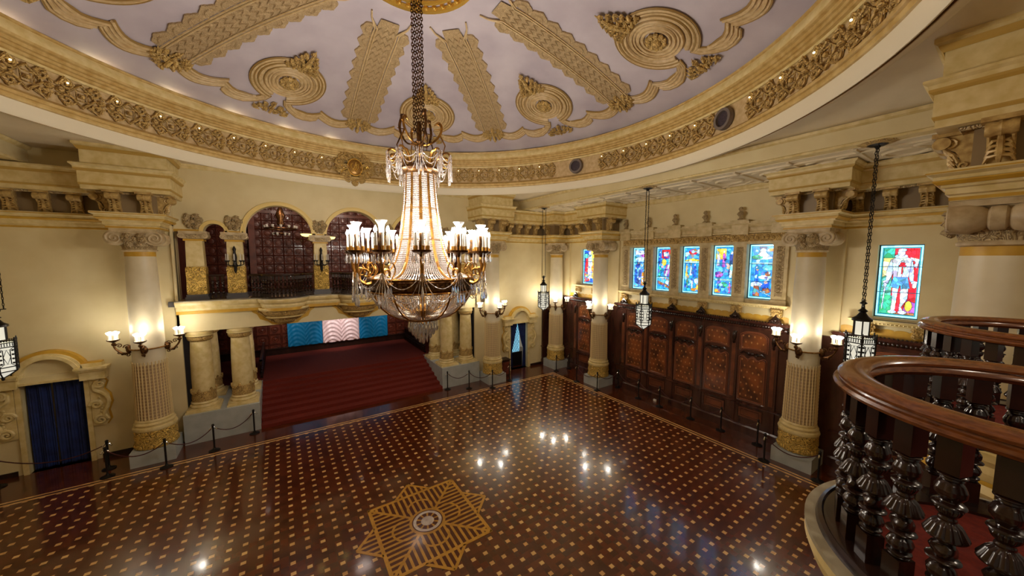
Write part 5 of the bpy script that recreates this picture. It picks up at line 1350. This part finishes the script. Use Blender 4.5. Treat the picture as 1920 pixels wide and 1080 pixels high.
# ------------------------------------------------------------------ hanging lanterns
def lantern(label, loc, ztop, rz=.3):
    h = ztop - loc[2]
    t = thing('hanging_lantern', label, 'lantern', loc, rz, 'pierced metal lanterns on long chains')
    hexa = lambda r, z, k: (r * math.cos(k * PI / 3), r * math.sin(k * PI / 3), z)
    MB().lathe([(.27, .2), (.29, .3), (.29, .9), (.27, .98)], 6, cap=False).lathe([(.05, .02), (.25, .18)], 6, cap=False).build('glass_body', LANTG, t)
    MB().lathe([(.14, 1.08), (.15, 1.42)], 6, cap=False).build('upper_glass', LANTG, t)
    m = MB()
    for k in range(6):
        m.tube([hexa(.3, .2, k), hexa(.31, 1.0, k)], .02, 5); m.tube([hexa(.16, 1.05, k), hexa(.16, 1.45, k)], .015, 5); m.tube([hexa(.3, .2, k), hexa(.15, .08, k), hexa(.02, 0, k)], .016, 5)
        for z in (.2, .32, .88, 1.0): m.tube([hexa(.305, z, k), hexa(.305, z, k + 1)], .014, 4)
        a, b = Vector(hexa(.3, 0, k)), Vector(hexa(.3, 0, k + 1))
        p1, p2 = a.lerp(b, .28), a.lerp(b, .72)
        m.tube([(p1.x, p1.y, .4), (p2.x, p2.y, .4), (p2.x, p2.y, .8), (p1.x, p1.y, .8)], .01, 4, True)
        pc = a.lerp(b, .5); m.tube([(p1.x, p1.y, .6), (pc.x, pc.y, .8), (p2.x, p2.y, .6), (pc.x, pc.y, .4)], .009, 4, True).tube([(a.x, a.y, .32), (p1.x, p1.y, .4)], .008, 4).tube([(b.x, b.y, .32), (p2.x, p2.y, .4)], .008, 4).tube([(a.x, a.y, .88), (p1.x, p1.y, .8)], .008, 4).tube([(b.x, b.y, .88), (p2.x, p2.y, .8)], .008, 4)
        for f in (.14, .86):
            q = a.lerp(b, f)
            for z_ in (.42, .54, .66, .78): m.sph((q.x, q.y, z_), .03, 5, 3)
        for f in np.linspace(.1, .9, 6): q = a.lerp(b, f); m.sph((q.x, q.y, 1.04), .022, 5, 3); m.tube([(q.x, q.y, .9), (q.x, q.y, .99)], .009, 4)
        m.lathe([(.01, 1.14), (.025, 1.06), (.02, 1.0)], 6, hexa(.31, 0, k)[:2])
    m.lathe([(.2, 1.44), (.2, 1.5), (.12, 1.56), (.06, 1.66), (.1, 1.7), (.04, 1.76), (.03, 1.86), (.08, 1.9), (.02, 1.96)], 12)
    m.lathe([(.02, -.08), (.04, -.03), (.02, 0)], 8)
    m.tube([(.09 * math.cos(a), 0, 1.9 + .09 * math.sin(a)) for a in np.linspace(0, 2 * PI, 14, endpoint=False)], .018, 5, True); m.tube([(-.2, 0, 1.92), (.2, 0, 1.92)], .014, 5)
    m.build('metal_frame', IRON, t, True)
    for s_ in (1, -1):
        m = MB(); z = 1.92; i = 0
        while z < h - .12:
            o = .016; m.tube([(s_ * .16 + (o * math.cos(a) if i % 2 else 0), (0 if i % 2 else o * math.cos(a)), z + .045 + .055 * math.sin(a)) for a in np.linspace(0, 2 * PI, 8, endpoint=False)], .008, 4, True); z += .085; i += 1
        m.build('chain', IRON, t, True)
    MB().lathe([(.14, h - .08), (.2, h - .05), (.2, h - .03)], 12).lathe([(.02, h - .16), (.06, h - .1), (.05, h - .05)], 8).build('ceiling_hook_plate', IRON, t, True)
    MB().lathe([(.22, h - .05), (.36, h - .015), (.38, h)], 8).build('ceiling_rose', CARVE, t, True)
    lamp('lantern_lamp', 'POINT', (0, 0, .6), 5, (1, .92, .72), .12, parent=t); return t


lantern('hanging lantern in front of the window with the red and white banner', (12.5, 8.78, 4.05), 9.87)
lantern('small looking hanging lantern in front of the corner column', (12.5, 15.4, 4.02), 9.87)
lantern('large looking hanging lantern beside the knight window, half behind the balcony rail', (12.5, 2.3, 3.95), 9.87)
lantern('hanging lantern cut by the picture edge above the blue curtained door', (-6.6, 15.75, 3.65), 9.87, .8)


# ------------------------------------------------------------------ rope stanchions
SP = [(-7.49, 17.05, 'by the blue curtained door at the picture edge'), (-5.05, 16.55, 'rear one of two close together near the door column plinth'), (-4.92, 15.95, 'front one of two close together near the door column plinth'), (-3.49, 15.62, 'in front of the plinth of the door column'), (-2.31, 16.05, 'in the middle before the grey stage block by the door column'),
      (-1.17, 16.75, 'at the foot of the red steps, on the door column side'), (7.12, 16.8, 'at the foot of the red steps, chandelier side'), (8.15, 16.3, 'in the middle before the grey block below the chandelier'), (9.24, 15.68, 'in front of the plinth of the column by the small doorway'), (10.62, 16.1, 'between the small doorway column and the wooden cabinet'),
      (13.98, 15.9, 'in front of the corner column plinth'), (14.95, 15.8, 'beside the corner column close to the panelling'), (13.72, 13.85, 'at the corner side of the second right wall column plinth'), (13.7, 12.3, 'in front of the plinth left of the five window row'), (14.95, 11.95, 'between that plinth and the first window panel'),
      (14.6, 10.4, 'before the panel under the banner window'), (14.6, 9.25, 'before the panelling, just right of the lantern'), (14.6, 7.75, 'before the panelling under the middle windows'), (14.6, 6.5, 'before the panelling under the fourth window'), (14.6, 5.2, 'before the panelling beside the lamp column'), (13.62, 4.62, 'at the far corner of the lamp column plinth'), (13.75, 3.2, 'at the balcony side corner of the lamp column plinth')]
t0 = None
for i, (x, y, l_) in enumerate(SP):
    l_ = 'black rope post ' + l_
    if t0 is None:
        t0 = t = thing('rope_stanchion', l_, 'rope post', (x, y, 0), 0, 'black rope posts round the dance floor')
        MB().lathe([(.17, 0), (.17, .02), (.12, .04), (.05, .07), (.03, .12)], 18).build('foot', IRON, t, True)
        MB().lathe([(.028, .1), (.028, .86), (.04, .87), (.04, .93), (.028, .94), (.05, .97), (.02, 1.0)], 12).build('post', IRON, t, True)
        MB().tube([(-.1, 0, .8), (-.06, 0, .86), (0, 0, .9), (.06, 0, .86), (.1, 0, .8)], .018, 5).sph((.1, 0, .8), .026, 6, 4).sph((-.1, 0, .8), .026, 6, 4).build('rope_hook', CHROME, t, True)
    else: dup(t0, (x, y, 0), 0, l_)
RL = [(0, 1), (2, 3), (3, 4), (4, 5), (6, 7), (7, 8), (8, 9), (10, 11), (12, 13), (13, 14), (14, 15), (15, 16), (16, 17), (17, 18), (18, 19), (20, 21)]
RN = ['before the blue curtained door', 'from the paired posts to the door column plinth', 'between the door column plinth and the stage block', 'before the grey stage block by the steps', 'before the grey block on the chandelier side', 'from that block to the small doorway column', 'beside the small doorway column plinth', 'before the corner column plinth', 'round the plinth left of the five windows', 'beside that plinth near the panelling',
      'before the first window panel', 'below the banner window', 'just right of the lantern', 'below the middle windows', 'toward the lamp column', 'in front of the lamp column plinth']
for (a, b), l_ in zip(RL, RN):
    p, q = SP[a], SP[b]; L_ = math.dist(p[:2], q[:2]); ux, uy = (q[0] - p[0]) / L_, (q[1] - p[1]) / L_
    pts = [(p[0] + ux * (.05 + (L_ - .1) * f), p[1] + uy * (.05 + (L_ - .1) * f), .84 - .3 * min(1, L_ / 1.4) * 4 * f * (1 - f)) for f in np.linspace(0, 1, 15)]
    tag(MB().tube(pts, .016, 6).build('barrier_rope', ROPE, None, True), 'dark red sagging rope ' + l_, 'rope', 'sagging ropes between the black posts')
tag(MB().box(14.97, 15.05, 9.68, 9.82, 0, .09).build('floor_box', CANDLE), 'tiny white box on the floor against the dark panelling', 'box')

# ------------------------------------------------------------------ near balconies
BP = make_baluster(.83, .047, 72, lambda a, z: 1 + (lambda z: .12 * (abs(math.cos(7 * a)) - .6) if (.374 < z < .436) or (.302 < z < .348) else .1 * (abs(math.cos(3 * a)) - .6) if (.2 < z < .272) or (.569 < z < .631) else .13 * math.cos(3 * a + z * 55) if .477 < z < .53 else 0)(.83 - z), fine=True)
nb0 = None
HP = [(-.05, 6.255), (.045, 6.255), (.062, 6.262), (.082, 6.27), (.088, 6.285), (.08, 6.3), (.062, 6.304), (.058, 6.312), (.068, 6.319), (.07, 6.332), (.056, 6.347), (.03, 6.357), (0, 6.361), (-.03, 6.357), (-.056, 6.347), (-.07, 6.332), (-.068, 6.319), (-.058, 6.312), (-.07, 6.3), (-.074, 6.28), (-.05, 6.255)]
for cx, l_ in ((2.96, 'close balcony balustrade with polished curved handrail and dark turned balusters'), (5.86, 'second curved balcony balustrade beyond the close one, its rail higher in the picture')):
    fx = 2 * XC - cx
    t = thing('balcony_balustrade', l_, 'balustrade', (0, 0, 0), group='near gallery balustrades')
    path = [(fx - 1.15, YL + .05), (fx - .72, YL + .04)] + [(fx + .70 * math.cos(a), YL - .22 + .70 * math.sin(a)) for a in np.linspace(PI, 2 * PI, 41)] + [(fx + .72, YL + .04), (fx + 1.15, YL + .05)]
    MB().at(HALF).mould(path, HP).build('handrail', RAILW, t, True)
    MB().at(HALF).mould(path, [(-.1, 5.4), (-.1, 5.43), (.06, 5.435), (.08, 5.43), (.09, 5.44), (.11, 5.43), (.12, 5.4)]).build('base_rail', BALW, t, True)
    spots = [(cx + .695 * math.cos(math.radians(q)), -.15 + .695 * math.sin(math.radians(q)), math.radians(q)) for q in [90 + 12.3 * (k - 6.5) for k in range(14)]] + [(cx - .9, -.41, PI / 2), (cx + .9, -.41, PI / 2), (cx - .71, -.31, 0), (cx + .71, -.31, 0)]
    for x, y, a in spots:
        if nb0 is None: nb0 = o = BP.build('baluster', BALW, t, True)
        else: o = inst(nb0, t)
        o.location = (x, y, 5.43); o.rotation_euler = (0, 0, a + PI / 2)
m = MB().at(HALF).box(SX0, SX1, YL - .02, YF + 3, 5.395, 5.41)
for cx in BX: m.prism([(cx + .66 * math.cos(a), YL - .18 + .66 * math.sin(a)) for a in np.linspace(PI, 2 * PI, 24)] + [(cx + .66, YL), (cx - .66, YL)], 5.39, 5.412)
tag(m.build('gallery_carpet', RED), 'red carpet on the near gallery floor behind the balusters', 'carpet')


# ------------------------------------------------------------------ the great chandelier
ch = thing('crystal_chandelier', 'huge gilt and crystal basket chandelier with twelve candle clusters hanging from the dome centre', 'chandelier', (XC, YC, 0))
VA = math.atan2(-YC, -XC)
rot = lambda r, a, z: (r * math.cos(a), r * math.sin(a), z)
m = MB().lathe([(1.2, 6.2), (1.24, 6.22), (1.28, 6.3), (1.26, 6.4), (1.29, 6.46), (1.25, 6.52), (1.18, 6.52)], 72, cap=False, mod=lambda a, z: 1 + .012 * math.cos(36 * a))
for k in range(72): m.sph(rot(1.285, k * PI / 36, 6.36 + .04 * (k % 2)), .035, 5, 4)
m.build('main_hoop', BRASSD, ch, True)
m = MB()
for z in (6.21, 6.52): m.tube([rot(1.27, a, z) for a in np.linspace(0, 2 * PI, 60, endpoint=False)], .022, 5, True)
m.build('hoop_rim', BRASS, ch, True)
MB().lathe([(.3, 5.44), (.42, 5.45), (.46, 5.49), (.4, 5.53), (.3, 5.53)], 40, cap=False).build('lower_ring', BRASS, ch, True)
MB().lathe([(.35, 9.02), (.39, 9.04), (.41, 9.1), (.47, 9.14), (.46, 9.2), (.36, 9.22), (.2, 9.3), (.1, 9.4), (.1, 9.75), (.14, 9.8), (.06, 9.86), (.05, 10.3)], 40, mod=lambda a, z: 1 + (.02 * math.cos(24 * a) if z < 9.25 else 0)).build('crown_ring', BRASSD, ch, True)
MB().lathe([(.05, 5.0), (.05, 9.1)], 8).lathe([(.05, 5.3), (.2, 5.36), (.12, 5.5), (.25, 5.7), (.1, 5.85)], 16).build('central_stem', BRASS, ch, True)
skirt = [(1.22, 6.53), (1.09, 6.56), (.93, 6.63), (.8, 6.74), (.69, 6.9), (.58, 7.2), (.505, 7.52), (.455, 7.84), (.4, 8.33), (.37, 8.7), (.355, 9.04)]
bowl = [(.42, 5.5), (.66, 5.56), (.88, 5.68), (1.05, 5.84), (1.17, 6.02), (1.22, 6.2)]


def interp(P, n):
    P = np.array(P); d = np.r_[0, np.cumsum(np.hypot(*np.diff(P, axis=0).T))]; t = np.linspace(0, d[-1], n)
    return np.c_[np.interp(t, d, P[:, 0]), np.interp(t, d, P[:, 1])], d[-1]


def strands(mb, P, a, bead):
    Q, L = interp(P, 60); n = int(L / bead); Q, _ = interp(P, 2 * n + 1)
    pts = [rot(r, a, z) for r, z in Q]; rr = [(.1 if i % 2 == 0 else .36) * bead for i in range(len(pts))]
    mb.tube(pts, rr, 4)


for sec, (P, nst, bead, nm) in {'s': (skirt, 8, .05, 'upper_crystal_strings'), 'b': (bowl, 12, .048, 'lower_crystal_strings')}.items():
    for k in range(12):
        a0 = VA + k * PI / 6; m = MB()
        for j in range(nst): strands(m, P, a0 + PI / 6 * (.13 + .74 * j / (nst - 1)), bead)
        m.build(nm, CRYST, ch)
for k in range(12):
    a0 = VA + k * PI / 6; m = MB()
    m.tube([rot(r + .012, a0, z) for r, z in skirt], [.05 - .02 * i / 10 for i in range(11)], 4, flat=.4)
    m.tube([rot(r + .012, a0, z) for r, z in bowl], .026, 4)
    m.build('gilt_rib', BRASS, ch)
m = MB()
for k in range(12): m.tube([rot(.2, VA + k * PI / 6, 5.6), rot(.5, VA + k * PI / 6, 5.72), rot(.9, VA + k * PI / 6, 6.1)], .012, 4)
for k in range(1): pass
m.build('inner_wires', BRASS, ch)
for z, r in ((7.45, .53), (8.2, .42)): MB().tube([rot(r, a, z) for a in np.linspace(0, 2 * PI, 40, endpoint=False)], .012, 4, True).build('wire_hoop', BRASS, ch)
m = MB()
for k in range(9): m.sph(rot(.3, VA + k * PI / 12, 7.5 + .5 * (k % 3)), .03, 6, 4)
m.build('inner_bulbs', GLOWG, ch)


def drop(mb, x, y, z, s=1., top=True):
    mb.tube([(x, y, z), (x, y, z - .05 * s), (x, y, z - .16 * s), (x, y, z - .24 * s), (x, y, z - .27 * s)], [.006, .012 * s, .03 * s, .018 * s, .003], 6)


# bottom spray of drops
m = MB()
for r, z, n_ in ((.35, 5.44, 24), (.27, 5.34, 18), (.19, 5.24, 12), (.1, 5.14, 7), (.02, 5.1, 3)):
    for k in range(n_):
        a = k * 2 * PI / n_ + r; x, y, _ = rot(r, a, 0); m.tube([(x, y, 5.5), (x, y, z - .05)], .005, 3); drop(m, x, y, z, 1.05); drop(m, x * 1.02, y * 1.02, z + .12, .5)
m.build('bottom_drops', CRYSTP, ch)
# crown of scrolls with garlands
scroll = None
for k in range(10):
    a = VA + k * PI / 5
    pts = [(.34, 9.2), (.4, 9.38), (.5, 9.52)] + [(.66 + .11 * math.cos(t), 9.42 + .11 * math.sin(t) * 1.2) for t in np.linspace(PI * .7, -PI * .9, 12)] + [(.62, 9.42)]
    MB().tube([rot(r, a, z) for r, z in pts], [.035] * 3 + [.03 - .0015 * i for i in range(13)], 6).sph(rot(.66, a, 9.42), .04, 6, 4).build('crown_scroll', BRASS, ch, True)
m = MB(); d = MB()
for k in range(10):
    a = VA + k * PI / 5; b = a + PI / 5
    for dz, dr in ((.34, .0), (.5, -.05), (.22, .02)):
        m.tube([rot(.74 * (1 - t) + .74 * t + dr * 4 * t * (1 - t), a + (b - a) * t, 9.5 - dz * 4 * t * (1 - t)) for t in np.linspace(0, 1, 17)], [.006 + .009 * (i % 2) for i in range(17)], 4)
    for j in range(4):
        o = (j - 1.5) * .055; x, y, _ = rot(.78, a + o, 0); L_ = .3 + .12 * (j % 2)
        m.tube([(x, y, 9.5 - L_ * i / 10) for i in range(11)], [.005 + .009 * (i % 2) for i in range(11)], 4); drop(d, x, y, 9.5 - L_, .8)
    d.build('crown_drops', CRYSTP, ch); d = MB()
m.build('crown_garlands', CRYST, ch)
# gilt openwork plumes above the crown
for k in range(6):
    a = VA + .35 + k * PI / 3; r0, h = (.42, 1.0) if k % 2 == 0 else (.5, .75)
    m = MB().tube(sm([rot(.1, a, 9.75), rot(.3, a, 9.8), rot(r0, a, 10.0), rot(r0 + .04, a, 10.2), rot(r0 - .04, a, 9.75 + h * .7), rot(r0 - .14, a, 9.75 + h * .62)]), smr([.02, .022, .03, .035, .03, .01]), 6)
    m.tube([rot(r0, a, 10.0), rot(r0 + .12, a, 9.75), rot(r0 + .05, a, 9.5)], [.022, .016, .008], 5).sph(rot(r0 - .02, a, 9.75 + h * .68), .05, 7, 4)
    m.tube([rot(r0 + .1, a, 10.15), rot(r0 - .1, a, 10.12)], .01, 4)
    m.build('plume', BRASS if k % 2 else BRASSD, ch, True)
# arms with their candle clusters
pan = MB().lathe([(.03, 7.02), (.06, 7.08), (.19, 7.13), (.21, 7.17), (.18, 7.17), (.16, 7.15), (.0, 7.15)], 18)
ca = MB().lathe([(.024, 7.17), (.024, 7.52), (.008, 7.53)], 8); bb_ = MB().lathe([(.008, 7.53), (.03, 7.57), (.03, 7.6), (.004, 7.67)], 8)
gl = MB().lathe([(.05, 7.52), (.055, 7.62), (.07, 7.7), (.11, 7.76), (.12, 7.78)], 14, cap=False)
so = MB().lathe([(.034, 7.15), (.034, 7.26)], 8); ce = MB().lathe([(.05, 7.15), (.06, 7.3), (.04, 7.4), (.055, 7.5), (.03, 7.54)], 10)
first = {}


def once(key, mbx, nm, mt, parent, loc, sm=True):
    if key not in first: first[key] = o = mbx.build(nm, mt, parent, sm)
    else: o = inst(first[key], parent)
    o.location = loc; return o


for k in range(12):
    a = VA + k * PI / 6; c, s_ = math.cos(a), math.sin(a); r1 = 1.58
    m = MB().tube(sm([rot(1.24, a, 6.45), rot(1.42, a, 6.42), rot(1.56, a, 6.55), rot(1.5, a, 6.75), rot(1.36, a, 6.72), rot(1.36, a, 6.6), rot(1.44, a, 6.6)]), smr([.045, .04, .035, .035, .03, .025, .015]), 6)
    m.tube(sm([rot(1.54, a, 6.6), rot(1.6, a, 6.8), rot(r1, a, 6.95), rot(r1, a, 7.04)]), smr([.035, .04, .05, .03]), 7).tube(sm([rot(1.3, a, 6.5), rot(1.14, a, 6.72), rot(1.24, a, 6.9), rot(1.38, a, 6.84), rot(1.34, a, 6.74)]), .018, 5)
    arm = m.build('arm', BRASS, ch, True)
    once('pan', pan, 'drip_pan', BRASSD, arm, (c * r1, s_ * r1, 0)); once('ce', ce, 'cluster_core', BRASSD, arm, (c * r1, s_ * r1, 0)); once('gl', gl, 'flared_glass', GLOWG, arm, (c * r1, s_ * r1, 0))
    for j in range(6):
        b = j * PI / 3 + .4; l_ = (c * r1 + .14 * math.cos(b), s_ * r1 + .14 * math.sin(b), 0)
        once('ca', ca, 'candle', CANDLE, arm, l_); once('bu', bb_, 'lit_candle_bulb', BULB, arm, l_); once('so', so, 'candle_socket', BRASS, arm, l_)
    m = MB()
    for j in range(7):
        b = j * 2 * PI / 7; drop(m, c * r1 + .18 * math.cos(b), s_ * r1 + .18 * math.sin(b), 7.12, .9)
    for j in range(3): drop(m, c * (1.32 + .1 * j), s_ * (1.32 + .1 * j), 6.42 - .02 * j, 1.)
    for o in (-.11, 0, .11):
        x, y, _ = rot(1.62, a + o * .5, 0); m.tube([(c * 1.6, s_ * 1.6, 6.75), (x, y, 6.2)], .006, 3); drop(m, x, y, 6.2, 1.)
    m.build('arm_drops', CRYSTP, ch)
m = MB()
for k in range(12):
    a = VA + k * PI / 6; b = a + PI / 6
    for r, z, sag in ((1.6, 6.7, .35), (1.6, 6.7, .62), (1.3, 6.22, .2)):
        m.tube([rot(r, a + (b - a) * t, z - sag * 4 * t * (1 - t)) for t in np.linspace(0, 1, 21)], [.005 + .009 * (i % 2) for i in range(21)], 4)
m.build('arm_garlands', CRYST, ch)
# long chains to the dome
for dx, dy in ((0, 0), (.11, 0), (-.11, 0), (.055, .08), (-.055, -.08)):
    m = MB(); z = 10.0; i = 0; ux, uy = math.cos(VA + PI / 2), math.sin(VA + PI / 2); ox, oy = ux * dx + uy * dy * .8, uy * dx - ux * dy * .8
    while z < 13.68:
        m.tube([(ox + (.024 * ux * math.cos(t) if i % 2 else -.024 * uy * math.cos(t)), oy + (.024 * uy * math.cos(t) if i % 2 else .024 * ux * math.cos(t)), z + .04 + .052 * math.sin(t)) for t in np.linspace(0, 2 * PI, 8, endpoint=False)], .011, 4, True); z += .075; i += 1
    m.build('chain', BRASSD, ch)
